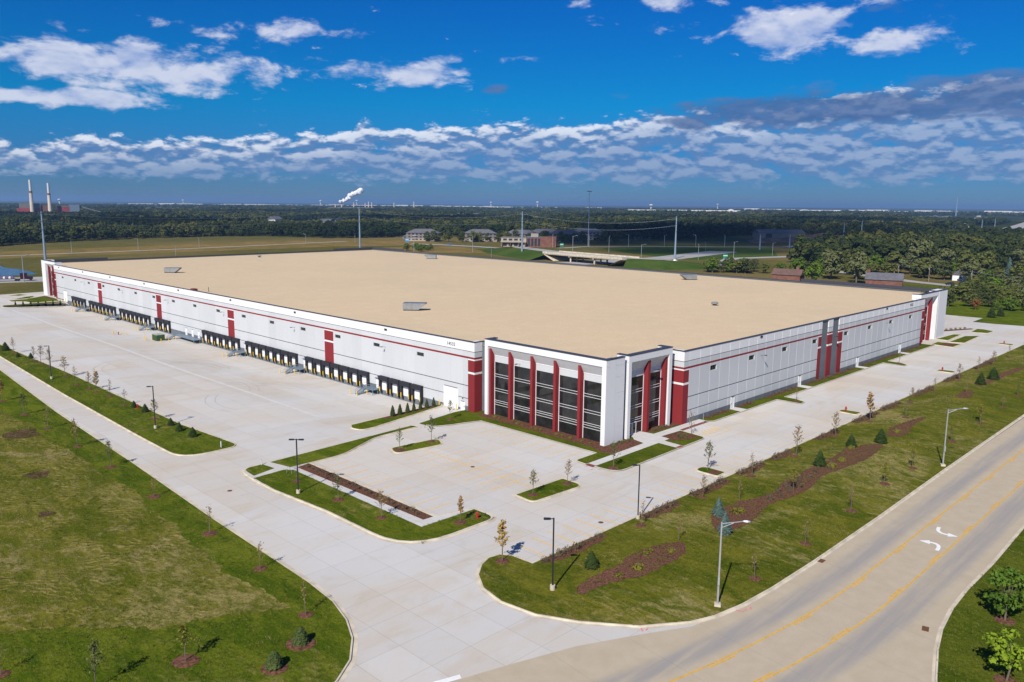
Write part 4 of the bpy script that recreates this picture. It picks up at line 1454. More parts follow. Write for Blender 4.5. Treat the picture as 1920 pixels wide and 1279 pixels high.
def spruce(name, label, cat, mat, seed, h=2.0, w=.85, n=34, blunt=0.0):
    r = random.Random(seed)
    root = thing(name, label, cat)
    MB().tube((0, 0, -.1), (0, 0, h * .95), .07, .01, 6).build('trunk', M['bark'], root)
    c = MB()
    tiers = n
    for i in range(tiers):
        u = i / tiers
        z = h * (.05 + .93 * u)
        rad = w * ((1 - u) ** (.85 - .45 * blunt)) * (1.0 if u > .08 else .8)
        k = max(4, int(11 * (1 - u) + 4))
        for j in range(k):
            a = 2 * math.pi * (j + r.random()) / k
            rr = rad * r.uniform(.75, 1.1)
            d = Vector((math.cos(a), math.sin(a), 0)); s = Vector((-d.y, d.x, 0))
            tip = d * rr + Vector((0, 0, z + r.uniform(-.03, .05) * h - .05))
            base = d * rr * .2 + Vector((0, 0, z + .06 * h))
            wv = rr * r.uniform(.22, .4) + .03
            mid = (base + tip) * .5 + Vector((0, 0, .02))
            b = len(c.v)
            c.v += [tuple(base), tuple(mid + s * wv), tuple(tip), tuple(mid - s * wv)]
            c.f.append((b, b + 1, b + 2, b + 3)); c.mi.append(0)
            for q in range(3):
                leaf(c, mid + (tip - mid) * r.random() + rdir(r) * .05, (d + Vector((0, 0, .6)) + rdir(r) * .6).normalized(), .05 + .055 * w, r, 0, .5)
    c.build('crown', mat, root)
    return root


def bush(name, label, cat, mat, seed, h=.7, w=.5, n=120, ls=.07, twig=True, group=None):
    r = random.Random(seed)
    root = thing(name, label, cat, (0, 0, 0), 0, group)
    m = MB()
    for i in range(9):
        d = rdir(r); d.z = abs(d.z) + .7; d.normalize()
        m.tube((0, 0, -.05), d * h * r.uniform(.7, 1.0), .015, .006, 4)
    m.build('stem', M['bark'], root)
    c = MB()
    for i in range(n):
        d = rdir(r); d.z = abs(d.z)
        p = Vector((d.x * w, d.y * w, d.z * h * .85 + .08 * h)) * r.uniform(.55, 1.05)
        leaf(c, p, (d + rdir(r) * .7).normalized(), ls * r.uniform(.6, 1.3), r)
    c.build('foliage', mat, root)
    return root


def crown_tree(name, label, cat, mat, seed, h=10.0, w=4.0, clumps=26, per=34, ls=.34, trunk=.28, base=.22, group=None, spread=1.0):
    """grown tree: forked trunk, limbs to every clump, clumps of leaves with gaps between"""
    r = random.Random(seed)
    root = thing(name, label, cat, (0, 0, 0), 0, group)
    m = MB(); c = MB()
    fork = Vector((r.uniform(-.3, .3), r.uniform(-.3, .3), h * (base + .12)))
    m.tube((0, 0, -.3), fork, trunk, trunk * .7, 8)
    cz, rz_ = h * (base + 1) / 2, h * (1 - base) / 2
    for i in range(clumps):
        d = rdir(r)
        rr = r.uniform(.35, .92) ** .7
        p = Vector((d.x * w * rr, d.y * w * rr, cz + d.z * rz_ * rr))
        taper = 1.0 - .35 * max(0, (p.z - cz) / rz_)
        p.x *= taper; p.y *= taper
        m.tube(fork + Vector((0, 0, r.uniform(-.1, .3) * h * .2)), p, trunk * .28, trunk * .06, 5)
        cr = w * r.uniform(.26, .44)
        for k in range(per):
            q = rdir(r)
            if q.z < -.3 and r.random() < .6:
                q.z = -q.z
            rad = cr * r.uniform(.62, 1.08)
            leaf(c, p + Vector((q.x * rad * spread, q.y * rad * spread, q.z * rad * .72)), (q + Vector((0, 0, .35)) + rdir(r) * .55).normalized(), ls * r.uniform(.6, 1.35), r)
    m.build('trunk', M['bark'], root)
    c.build('crown', mat, root)
    return root


YT = {}
def young(key, leafm, seed, **kw):
    YT[key] = [Kind(young_tree('young_tree', 'young tree', 'tree', leafm, seed + i, **kw)) for i in range(2)]


young('tan', 'leaf_tan', 11, n=210)
young('gold', 'leaf_gold', 21, n=330, ls=.12, w=.62)
young('green', 'leaf_green', 31, n=230)
young('lime', 'leaf_lime', 41, n=240, ls=.12, h=3.6)
young('bare', 'leaf_tan', 51, n=70, w=.7)
rp = random.Random(77)
ring_m = MB()
ring_m.lathe([(.82, -.1), (.80, .02), (.55, .07), (.12, .09)], 14)
ring_me = ring_m.mesh('mulch_ring', M['mulch'])
def mulch_ring(x, y, z, s=1.0):
    o = obj('mulch_bed', ring_me, None, (x, y, z), rp.uniform(0, 3)); o.scale = (s, s * rp.uniform(.85, 1.1), 1); o['kind'] = 'structure'


ORD = ['first', 'second', 'third', 'fourth', 'fifth', 'sixth', 'seventh', 'eighth', 'ninth', 'tenth', 'eleventh', 'twelfth', 'thirteenth', 'fourteenth', 'fifteenth']
def ranked(lst, anchor, label):
    """labels that count along a row from something one can find"""
    if not anchor:
        return [label] * len(lst)
    d = sorted(range(len(lst)), key=lambda i: math.hypot(lst[i][0] - anchor[0], lst[i][1] - anchor[1]))
    return [ORD[d.index(i)] + ' ' + label + ' from ' + anchor[2] for i in range(len(lst))]


def plant_young(lst, keys, label, group, ring=True, zoff=.13, anchor=None):
    lbs = ranked(lst, anchor, label)
    for i, (x, y, h) in enumerate(lst):
        label = lbs[i]
        z = hgt(x, y) + zoff
        k = YT[keys[i % len(keys)]][i % 2]
        YT_H = 3.6 if keys[i % len(keys)] == 'lime' else 4.2
        o_ = k.place((x, y, z), rp.uniform(0, 6.28), (h / YT_H * rp.uniform(.85, 1.2), h / YT_H * rp.uniform(.85, 1.2), h / YT_H), label, group)
        o_.rotation_euler[0], o_.rotation_euler[1] = rp.uniform(-.05, .05), rp.uniform(-.05, .05)
        if ring:
            mulch_ring(x, y, z + .01, rp.uniform(.85, 1.1))


plant_young([(56.3, 240.9, 4.1), (56.9, 225.4, 3.7), (57.1, 220.5, 4.6), (57.0, 213.1, 4.7), (56.5, 199.8, 4.8), (55.3, 188.6, 4.6), (56.1, 182.6, 3.9), (56.2, 178.8, 4.6), (56.5, 149.0, 3.9)],
            ['tan', 'tan', 'tan', 'tan', 'tan', 'bare', 'tan', 'gold', 'green'], 'leafy young tree on the truck court grass strip', 'young trees on the truck court strip', anchor=(57, 121, 'its rounded end'))
plant_young([(57.0, 173.2, 3.6), (56.5, 163.9, 3.4)], ['bare'], 'bare young tree on the truck court grass strip', 'bare young trees on the truck court strip', anchor=(57, 121, 'its rounded end'))
plant_young([(39.9, 183.2, 4.6), (40.2, 168.7, 4.3), (40.4, 155.3, 4.2), (40.6, 140.3, 4.8), (40.7, 125.6, 4.2), (40.4, 108.6, 2.9), (40.2, 91.3, 3.6), (39.9, 78.3, 3.4), (38.1, 65.9, 3.6)],
            ['gold', 'green', 'bare', 'tan', 'green', 'bare', 'bare', 'bare', 'bare'], 'young tree along the rough field edge', 'young trees along the field edge', True, .14, anchor=(34, 54, 'the driveway mouth'))
plant_young([(14.3, 75.0, 3.0), (19.3, 67.3, 4.5)], ['bare', 'green'], 'thin young tree out in the rough field', 'young trees out in the field', anchor=(42, 66, 'the driveway kerb'))
plant_young([(26.3, 66.1, 3.5)], ['lime'], 'young yellow green tree in a wide mulch ring in the rough field', None)
mulch_ring(26.3, 66.1, .15, 1.5)
plant_young([(57.6, 100.7, 3.2), (57.8, 90.2, 3.6), (58.2, 81.0, 3.7)], ['bare', 'green', 'tan'], 'young tree below the long mulch bed', 'young trees below the long mulch bed', anchor=(55.2, 98, 'the double headed lamp'))
plant_young([(64.4, 72.8, 3.5)], ['gold'], 'young brown leaved tree beside the red fire hydrant on the lawn tip', None)
plant_young([(77.5, 102.5, 3.7), (84.3, 102.6, 4.5)], ['green'], 'young green tree on the ramp side island', 'island trees by the ramp', anchor=(100, 103, 'the glass front'))
plant_young([(78.2, 73.2, 3.7), (85.1, 72.9, 3.7)], ['green', 'tan'], 'young tree on the car park island', 'island trees facing the berm', anchor=(100, 73, 'the entrance walk'))
plant_young([(60.4, 61.1, 4.9)], ['gold'], 'young brown leaved tree on the rounded corner of the berm lawn', None)
plant_young([(95.6, 72.6, 4.2)], ['green'], 'young tree on the lawn between the entrance walk and the kerb', None)
plant_young([(120.0, 74.3, 4.5)], ['bare'], 'thin young tree in the mulch bed by the accessible stalls', None, False)
plant_young([(105.2, 62.0, 4.6)], ['green'], 'young green tree on the small half round island among the stalls', None, False)
plant_young([(95.8, 111.1, 3.9)], ['green'], 'young tree on the lawn by the white roller door', None)
plant_young([(157.6, 73.0, 3.6), (215.0, 72.9, 3.6)], ['bare'], 'thin tree on an east wall finger island', 'finger island trees', anchor=(125, 76, 'the entrance'))
plant_young([(80.0, 56.1, 3.4), (94.4, 56.2, 3.2), (107.1, 55.6, 3.7)], ['bare', 'tan', 'bare'], 'small bare tree behind the parking kerb', 'small trees behind the parking kerb', anchor=(60, 58, 'the driveway corner'))
plant_young([(78.4, 49.6, 2.9), (95.8, 51.4, 3.1)], ['bare'], 'bare sapling in a berm mulch bed', 'saplings in the berm beds', False, anchor=(60, 50, 'the driveway corner'))
plant_young([(120.9, 55.4, 5.3), (137.4, 56.1, 4.5)], ['tan'], 'tall narrow tan tree behind the parking kerb', 'tall tan trees behind the kerb', anchor=(60, 56, 'the driveway corner'))
plant_young([(152.1, 55.8, 5.6)], ['gold'], 'dense golden columnar tree behind the parking kerb', None)
plant_young([(172.2, 55.3, 3.4), (185.9, 55.2, 3.6), (204.2, 55.6, 4.1), (219.5, 55.8, 3.9), (230.0, 55.3, 3.8), (246, 55.5, 3.8), (263, 55.6, 3.6)], ['tan', 'bare', 'tan', 'bare'], 'young tree past the golden columnar tree behind the kerb', 'far trees behind the parking kerb', anchor=(152, 56, 'that golden tree'))
plant_young([(104.4, 47.9, 3.4), (117.8, 40.6, 3.0), (128.5, 40.3, 3.2), (165.2, 40.7, 3.5)], ['lime'], 'small yellow green tree on the berm', 'yellow green trees on the berm', anchor=(60, 45, 'the driveway corner'))
plant_young([(89.7, 39.2, 3.2), (104.1, 39.7, 3.7), (76.9, 38.9, 3.2), (148.6, 40.8, 2.6), (158.1, 51.5, 4.1), (181.8, 41.2, 2.6), (188.7, 49.8, 3.0), (195.7, 41.8, 2.6)], ['bare', 'bare', 'bare', 'green'], 'small thin tree on the roadside berm', 'thin trees on the berm', anchor=(60, 45, 'the driveway corner'))

SP = {'dark': [Kind(spruce('spruce_tree', 'spruce', 'tree', M['needle'], 3 + i, 2.0, 1.0, 36, .55)) for i in range(2)], 'blue': [Kind(spruce('spruce_tree', 'blue spruce', 'tree', M['needle_blue'], 8, 2.4, .95, 40))],
      'dwarf': [Kind(spruce('dwarf_conifer', 'dwarf conifer', 'shrub', mat_leaf('grey_green_needles', (.055, .082, .022), (.10, .13, .036)), 9, 1.5, .78, 40, 1.0))],
      'arbor': [Kind(spruce('arborvitae', 'arborvitae', 'tree', M['arbor'], 13 + i, 2.0, .55, 46, .7)) for i in range(2)]}
def plant_spruce(lst, key, label, group, base=2.0, ring=.9, anchor=None):
    lbs = ranked(lst, anchor, label)
    for i, (x, y, h) in enumerate(lst):
        label = lbs[i]
        z = hgt(x, y) + .13
        SP[key][i % len(SP[key])].place((x, y, z), rp.uniform(0, 6.28), (h / base * rp.uniform(.9, 1.1), h / base * rp.uniform(.9, 1.1), h / base), label, group)
        if ring:
            mulch_ring(x, y, z + .01, ring * h / 2.0)


plant_spruce([(55.5, 245.7, 2.3), (55.3, 233.0, 1.3), (57.2, 229.2, 1.4), (57.0, 160.3, 1.35), (57.2, 155.3, 1.6), (56.8, 142.6, 1.4), (56.4, 138.0, 1.6), (56.6, 133.0, 1.7)], 'dark', 'small dark spruce on the truck court grass strip', 'small spruces on the court strip', anchor=(57, 121, 'its rounded end'))
plant_spruce([(117.2, 49.9, 2.4), (131.1, 50.8, 2.1), (137.5, 48.4, 2.4)], 'dark', 'dark spruce in the long berm mulch bed', 'spruces in the long berm bed', ring=0, anchor=(85, 47, 'the blue spruces'))
plant_spruce([(201.3, 50.4, 2.7), (209.6, 50.0, 2.8)], 'dark', 'dark spruce in the far berm mulch bed', 'spruces in the far berm bed', ring=0, anchor=(85, 47, 'the blue spruces'))
plant_spruce([(65.7, 52.5, 1.9)], 'dark', 'lone dark green spruce on the grass near the black lamp post', None)
plant_spruce([(89.1, 50.6, 2.5)], 'blue', 'blue spruce at the rear end of the long berm mulch bed', None, 2.4, 0)
plant_spruce([(84.5, 47.0, 2.8)], 'blue', 'blue spruce behind the silver street light at the front tip of the mulch bed', None, 2.4, 0)
plant_spruce([(35.0, 61.6, 1.65)], 'dwarf', 'squat grey green conifer in a mulch ring near the driveway curve', None, 1.5, 1.9)
plant_spruce([(31.3, 59.7, 1.6)], 'dwarf', 'squat grey green conifer in a mulch ring farther out on the lawn', None, 1.5, 1.9)
plant_spruce([(89.6, 120.45, 2.1), (91.4, 120.55, 2.0), (93.3, 120.65, 1.9), (94.9, 120.75, 1.8), (96.6, 120.85, 1.75), (98.3, 120.95, 1.75), (100.1, 121.0, 1.8)], 'arbor', 'conical arborvitae in the row by the ramp', 'row of arborvitae by the ramp', ring=0, anchor=(103, 121, 'the dock wall'))
plant_spruce([(84 + 2.6 * i, 350.7, 2.0) for i in range(7)], 'arbor', 'conical arborvitae in the row past the last dock', 'far row of arborvitae', ring=0, anchor=(103, 351, 'the dock wall'))

BU = {'twig': [Kind(bush('shrub', 'shrub', 'shrub', M['twig'], 60 + i)) for i in range(2)], 'green': [Kind(bush('shrub', 'shrub', 'shrub', M['leaf_lime'], 70, .5, .5, 150))],
      'dark': [Kind(bush('shrub', 'shrub', 'shrub', M['leaf_green'], 80, .6, .45, 130))]}
def plant_bush(lst, key, label, group, zoff=.16, s0=.7, s1=1.2):
    for i, (x, y) in enumerate(lst):
        BU[key][i % len(BU[key])].place((x, y, hgt(x, y) + zoff), rp.uniform(0, 6), rp.uniform(s0, s1), label, group)


plant_bush([(62.1 + .25 * (i % 2), 105.2 - 1.33 * i) for i in range(21)], 'twig', 'small twiggy shrub planted in the long straight mulch bed', 'shrubs in the long mulch bed')
pts = []
for a, b in ((63.8, 74.2), (82.3, 90.2), (94.2, 103.1), (107, 113.8), (117.5, 123.7), (133.5, 141.7), (149.5, 159.6), (162.5, 171.6), (181, 191.5), (201, 211.5), (223, 239)):
    x = a
    while x < b:
        pts.append((x, 57.5 + rp.uniform(-.15, .2))); x += rp.uniform(1.1, 1.7)
plant_bush(pts, 'twig', 'small twiggy shrub in the mulch strips along the parking kerb', 'shrubs along the parking kerb', s0=.8, s1=1.5)
plant_bush([(103.0, 106.5), (102.6, 105.1), (102.9, 101.8), (102.5, 100.2), (102.8, 99.0), (102.6, 96.6), (102.6, 95.5), (102.5, 94.4), (102.7, 90.7), (102.6, 89.3), (102.8, 87.6), (102.6, 84.9), (102.7, 83.2)], 'green', 'small green shrub below the glass front of the corner entrance', 'shrubs below the glass front', s0=.6, s1=.95)
plant_bush([(104.2, 79.6), (105.3, 79.7), (106.5, 79.8), (107.6, 79.8), (108.8, 79.6)], 'dark', 'dark shrub at the foot of the white return wall', 'shrubs by the white return wall', s0=.8, s1=1.1)
plant_bush([(117.2, 74.6), (118.0, 74.2), (117.6, 75.2), (118.9, 74.9)], 'dark', 'low dark shrub in the island bed near the accessible stalls', 'shrubs in the island bed', s0=.8, s1=1.3)
plant_bush([(117.6 + .9 * i, 80.4 + .2 * (i % 2)) for i in range(5)], 'dark', 'low shrub in the bed right of the entrance door', 'shrubs right of the door', s0=.6, s1=.9)
pts = []
for a, b in ((132.5, 139.5), (145, 149.5), (157, 168.5), (175, 199.5), (207, 214), (218, 229.5), (236, 246.5)):
    x = a
    while x < b:
        pts.append((x, 78.6 + rp.uniform(-.15, .15))); x += 1.5
plant_bush(pts, 'twig', 'low brown shrub in the mulch along the foot of the long east wall', 'shrubs along the east wall', s0=.7, s1=1.1)
plant_bush([(72.0, 49.9), (73.2, 50.0), (66.0, 48.9), (68.6, 48.4), (75.0, 48.3)], 'green', 'shrub in the mulch island near the black lamp post on the berm', 'shrubs in the small berm bed', s0=.9, s1=1.5)
plant_bush([(91.6, 49.6), (92.3, 49.2), (117.9, 48.4), (121.9, 48.6), (129.9, 50.3), (132.3, 50.3), (146.4, 49.0)], 'green', 'yellow green shrub in the long mulch bed on the berm', 'shrubs in the long berm bed', s0=1.1, s1=1.7)
plant_bush([(99 + .9 * i, 48.6 + .8 * math.sin(i * 2.1)) for i in range(9)] + [(108 + 1.5 * i, 48.8 + .7 * math.sin(i * 1.7)) for i in range(8)], 'twig', 'brown shrub in the long mulch bed on the berm', 'brown shrubs in the long berm bed', s0=.6, s1=1.3)
plant_bush([(283 + 2 * i, 85.2 - .82 * i) for i in range(7)], 'twig', 'small shrub in the hedge strip beyond the far corner of the car park', 'far hedge strip shrubs', s0=.9, s1=1.2)
Kind(crown_tree('maple_tree', 'full round bright green maple on the lawn across the road', 'tree', M['leaf_bright'], 91, 4.6, 1.75, 30, 46, .17, .10, .26)).place((74.8, 14.4, .13), .6)
Kind(crown_tree('maple_tree', 'dark green layered maple on the lawn by the road kerb', 'tree', M['leaf_rich'], 92, 5.4, 2.05, 34, 46, .19, .11, .20)).place((86.3, 17.3, .13), 1.2)
Kind(crown_tree('maple_tree', 'green tree at the edge of the lawn across the road beyond the dark maple', 'tree', M['leaf_rich'], 93, 5.0, 1.9, 30, 40, .19, .11, .22)).place((93.2, 15.2, .13), 2.2)
mulch_ring(86.3, 17.3, .14, 1.2); mulch_ring(74.8, 14.4, .14, 1.2)

# ------------------------------------------------------------------ lamps, hydrants, signs
def black_lamp(label, heads=1):
    root = thing('lamp_post', label, 'lamp post')
    MB().box(-.075, .075, -.075, .075, .45, 7.5).build('pole', M['black'], root)
    MB().tube((0, 0, -.2), (0, 0, .5), .27, .27, 12).build('base', M['kerb'], root)
    for i in range(heads):
        s = 1 if i == 0 else -1
        m = MB(); m.box(0, s * .32, -.03, .03, 7.38, 7.46); m.prism([(s * .3, -.17), (s * .95, -.2), (s * 1.0, 0), (s * .95, .2), (s * .3, .17)] if s > 0 else [(s * .3, .17), (s * .95, .2), (s * 1.0, 0), (s * .95, -.2), (s * .3, -.17)], 7.36, 7.48)
        m.build('lamp_head', M['black'], root)
    return Kind(root)


BL = black_lamp('black lamp post')
for (x, y, h), rz, lb in (((59.3, 52.5, 7.9), R(135), 'black lamp post on the berm lawn at the driveway corner'), ((81.7, 57.9, 7.2), R(120), 'black lamp post behind the parking kerb'),
                          ((53.5, 199.3, 7.6), R(150), 'black lamp post far along the grass strip by the truck court'), ((54.1, 142.6, 7.7), R(150), 'black lamp post near the rounded end of the grass strip')):
    BL.place((x, y, hgt(x, y) + .13), rz, h / 7.5, lb)
black_lamp('black lamp post with two heads beside the long mulch bed', 2).place((55.2, 96.2, .13), R(-45), 1.04)
M['alu'] = mat_plain('brushed_aluminium', (.55, .57, .60), .35, .05, 3.0, .5, .6)
def street_light(label):
    root = thing('street_light', label, 'street light')
    MB().tube((0, 0, .3), (0, 0, 8.6), .11, .075, 10).build('pole', M['alu'], root)
    m = MB()
    m.tube((0, 0, 8.45), (1.9, 0, 8.85), .045, .04, 7); m.tube((0, 0, 8.05), (1.1, 0, 8.62), .03, .03, 6)
    m.build('arm', M['alu'], root)
    m = MB(); m.lathe([(.0, -.09), (.16, -.06), (.2, .02), (.13, .1), (.0, .12)], 10)
    m.v = [(v[0] * 2.1 + 2.25, v[1] * .8, v[2] + 8.88) for v in m.v]
    m.build('lamp_head', M['alu'], root)
    MB().box(-.3, .3, -.3, .3, -.3, .3).build('base', M['kerb'], root)
    MB().box(-.09, .09, -.30, -.11, 2.3, 3.1).build('control_box', M['alu'], root)
    return Kind(root)


SL = street_light('street light')
SL.place((68.7, 38.6, .1), R(-58), 1.04, 'silver street light with control box on the berm near the driveway mouth')
SL.place((133.7, 37.5, .1), R(-58), 1.06, 'silver street light halfway along the berm beside the road')
SL.place((199, 37.6, .1), R(-58), 1.06, 'silver street light at the far end of the berm beside the road')
M['hydred'] = mat_plain('hydrant_red', (.38, .02, .02), .45, .1, 5.0)
hy = thing('fire_hydrant', 'hydrant', 'fire hydrant')
MB().lathe([(.20, 0), (.20, .06), (.12, .08), (.12, .55), (.15, .57), (.14, .66), (.07, .74), (.03, .80)], 10).build('barrel', M['hydred'], hy)
for s in (-1, 1):
    MB().tube((0, 0, .45), (0, s * .22, .45), .07, .065, 8).build('outlet', M['hydred'], hy)
HY = Kind(hy)
for (x, y), lb in (((66.9, 72.3), 'red fire hydrant on the lawn tip beside the brown leaved tree'), ((156.9, 62.4), 'red fire hydrant on the small grass islet below the golden tree'), ((214.4, 62.4), 'red fire hydrant on the second grass islet along the east car park'),
                   ((270.8, 62.8), 'red fire hydrant on the farthest grass islet of the east car park'), ((89.5, 260.3), 'dark red fire hydrant among yellow bollards in the truck court'), ((57.2, 159.0), 'red hydrant beside the small spruces on the grass strip')):
    HY.place((x, y, hgt(x, y) + (.13 if x != 89.5 else 0)), 0, 1.15, lb)
M['blue'] = mat_plain('blue_sign', (.02, .22, .45), .5, .05)
sg = thing('parking_sign', 'small blue accessible parking sign on a thin post by the red tactile strip', 'sign', (0, 0, 0), 0, 'accessible parking signs')
MB().tube((0, 0, -.1), (0, 0, 2.1), .035, .035, 7).build('post', M['alu'], sg)
MB().box(-.17, .17, -.05, -.036, 1.5, 2.1).build('panel', M['blue'], sg)
MB().box(-.13, .13, -.056, -.0505, 1.55, 1.72).build('plate', M['whitepaint'], sg)
SG = Kind(sg)
for x, y in ((123.1, 76.7), (127.7, 76.7)):
    SG.place((x, y, .13), R(20), 1.05)
gp = thing('marker_post', 'post', 'post')
MB().tube((0, 0, -.1), (0, 0, .95), .09, .09, 9).build('post', M['soffit'], gp); MB().tube((0, 0, .95), (0, 0, 1.0), .1, .06, 9).build('cap', M['blue'], gp)
GP = Kind(gp)
GP.place((57.3, 123.9, .1), 0, 1.1, 'pale marker post at the rounded end of the grass strip')
GP.place((57.6, 111.0, .1), 0, .9, 'grey marker post at the corner of the walk by the truck court')
br = thing('bicycle_rack', 'grey looped bicycle rack on the footpath by the double headed lamp', 'bicycle rack', (58.9, 104.6, .13), R(20))
for i in range(2):
    m = MB()
    pp = [Vector((.38 * math.cos(a), i * .9 - .45, .55 + .38 * math.sin(a))) for a in [math.pi * q / 8 for q in range(9)]]
    for q in range(8):
        m.tube(pp[q], pp[q + 1], .03, .03, 6)
    m.tube((.38, i * .9 - .45, 0), (.38, i * .9 - .45, .55), .03, .03, 6); m.tube((-.38, i * .9 - .45, 0), (-.38, i * .9 - .45, .55), .03, .03, 6)
    m.build('loop', M['alu'], br)

# ------------------------------------------------------------------ grass tufts that break up the near lawns
def tuft_proto(seed, mat, n=9, h=.16, w=.16):
    r = random.Random(seed); m = MB()
    for i in range(n):
        a = r.uniform(0, 6.28); q = r.uniform(0, w)
        p = Vector((q * math.cos(a), q * math.sin(a), -.01)); d = Vector((math.cos(a + r.uniform(-1, 1)) * .6, math.sin(a + r.uniform(-1, 1)) * .6, 1)).normalized()
        s = Vector((-d.y, d.x, 0)).normalized() * r.uniform(.018, .035)
        hh = h * r.uniform(.6, 1.2)
        m.face([p - s, p + s, p + d * hh])
    return bpy.data.objects.new('grass_tuft', m.mesh('grass_tuft', mat))


def scatter(name, label, pts, protos, smin, smax, seed):
    """copies stood on points by geometry nodes"""
    groups = [[] for _ in protos]
    r = random.Random(seed)
    for p in pts:
        groups[r.randrange(len(protos))].append(p)
    for g, pr in zip(groups, protos):
        me = bpy.data.meshes.new(name); me.from_pydata(g, [], [])
        o = obj(name, me); o['kind'] = 'stuff'; o['label'] = label; o['category'] = name.split('_')[0]
        ng = bpy.data.node_groups.new('stand_on_points', 'GeometryNodeTree')
        ng.interface.new_socket('Geometry', in_out='INPUT', socket_type='NodeSocketGeometry'); ng.interface.new_socket('Geometry', in_out='OUTPUT', socket_type='NodeSocketGeometry')
        gi = ng.nodes.new('NodeGroupInput'); go = ng.nodes.new('NodeGroupOutput'); ip = ng.nodes.new('GeometryNodeInstanceOnPoints'); oi = ng.nodes.new('GeometryNodeObjectInfo')
        m2p = ng.nodes.new('GeometryNodeMeshToPoints')
        oi.inputs['Object'].default_value = pr; oi.inputs['As Instance'].default_value = True
        rs = ng.nodes.new('FunctionNodeRandomValue'); rs.data_type = 'FLOAT'; rs.inputs[2].default_value = smin; rs.inputs[3].default_value = smax; rs.inputs['Seed'].default_value = seed
        rv = ng.nodes.new('FunctionNodeRandomValue'); rv.data_type = 'FLOAT_VECTOR'; rv.inputs[0].default_value = (0, 0, 0); rv.inputs[1].default_value = (.08, .08, 6.28); rv.inputs['Seed'].default_value = seed + 1
        lk = ng.links.new
        lk(gi.outputs[0], m2p.inputs[0]); lk(m2p.outputs[0], ip.inputs['Points']); lk(oi.outputs['Geometry'], ip.inputs['Instance']); lk(rs.outputs[1], ip.inputs['Scale']); lk(rv.outputs[0], ip.inputs['Rotation']); lk(ip.outputs[0], go.inputs[0])
        md = o.modifiers.new('copies', 'NODES'); md.node_group = ng


M['tuft_green'] = mat_leaf('grass_blade', (.060, .095, .008), (.115, .135, .014), (.14, .13, .02))
M['tuft_straw'] = mat_leaf('straw_blade', (.20, .165, .06), (.30, .24, .095), (.16, .15, .04))
TG = [tuft_proto(500 + i, M['tuft_green'], 11, .17, .2) for i in range(2)]
TS = [tuft_proto(510 + i, M['tuft_straw'], 9, .15, .2) for i in range(2)]
rg = random.Random(3)
pg, pw = [], []
def sow(poly, n, straw, zf=hgt):
    xs = [p[0] for p in poly]; ys = [p[1] for p in poly]
    for _ in range(n):
        x, y = rg.uniform(min(xs), max(xs)), rg.uniform(min(ys), max(ys))
        if x + y < 45 or not inside(poly, x, y):
            continue
        k = mnoise.noise(Vector((x * .11, y * .11, 1.0))) + .6 * mnoise.noise(Vector((x * .5, y * .5, 7.0)))
        (pw if k > straw else pg).append((x, y, zf(x, y) + .12))


sow([(37.5, 69), (30.5, 72), (23.7, 76.5), (4, 92), (-12, 104), (20, 190), (38, 176), (38.5, 130), (38, 97)], 34000, .02)
sow([(-10, 62), (20, 50), (34, 55), (41, 66), (42, 96), (45, 170), (38, 170), (38, 97), (37.5, 69), (23.7, 76.5), (-10, 103)], 34000, .55)
sow(lawn_berm, 40000, .34)
sow([p for p in lawn_east if p[0] < 200 and p[1] > 8] + [(130, 5), (60, 5)], 9000, .6, FL)
sow(strip_lawn, 9000, .5)
sow([(53.8, 106.2), (58.8, 106.6), (59.9, 105.5), (60.0, 75.1), (68.7, 74.9), (68.8, 71.0), (57, 71.0), (54.7, 77), (54.6, 88), (53.6, 100.0)], 3000, .5, FL)
scatter('grass_tufts', 'short grass standing up from the lawns', pg, TG, .6, 1.3, 5)
scatter('straw_tufts', 'dry straw coloured grass in the lawns and field', pw, TS, .6, 1.3, 6)

# ------------------------------------------------------------------ country behind the site
def flat(name, pts, mat, z=-.2, kind='structure'):
    m = MB(); m.face([(p[0], p[1], z) for p in (pts if area(pts) > 0 else pts[::-1])])
    return tag(m.build(name, mat), kind=kind)


def ribbon(name, line, w, mat, z=-.19):
    a = offset_line(line, -w / 2, False); b = offset_line(line, w / 2, False)
    m = MB()
    zz = z if isinstance(z, (list, tuple)) else [z] * len(line)
    for i in range(len(line) - 1):
        m.face([(*a[i], zz[i]), (*b[i], zz[i]), (*b[i + 1], zz[i + 1]), (*a[i + 1], zz[i + 1])])
    return tag(m.build(name, mat), kind='structure')


M['farroad'] = mat_plain('pale_far_road', (.36, .345, .32), .9, .08, .1)
M['dirt'] = mat_plain('bare_red_earth', (.22, .12, .07), .95, .3, .08)
M['meadow'] = mat_grass('green_meadow', (.045, .085, .014), (.075, .110, .022), (.12, .11, .04), .1, .3)
M['brownfield'] = mat_grass('brown_field', (.17, .130, .036), (.25, .175, .060), (.30, .20, .078), .5, .15)


def mat_water():
    m, t, b = material('pond_water', .12, .2)
    b.inputs['Base Color'].default_value = (.012, .035, .07, 1)
    p = world_pos(t)
    bump(t, b, t.noise(p, .8, 3.0), .12, .05)
    return m


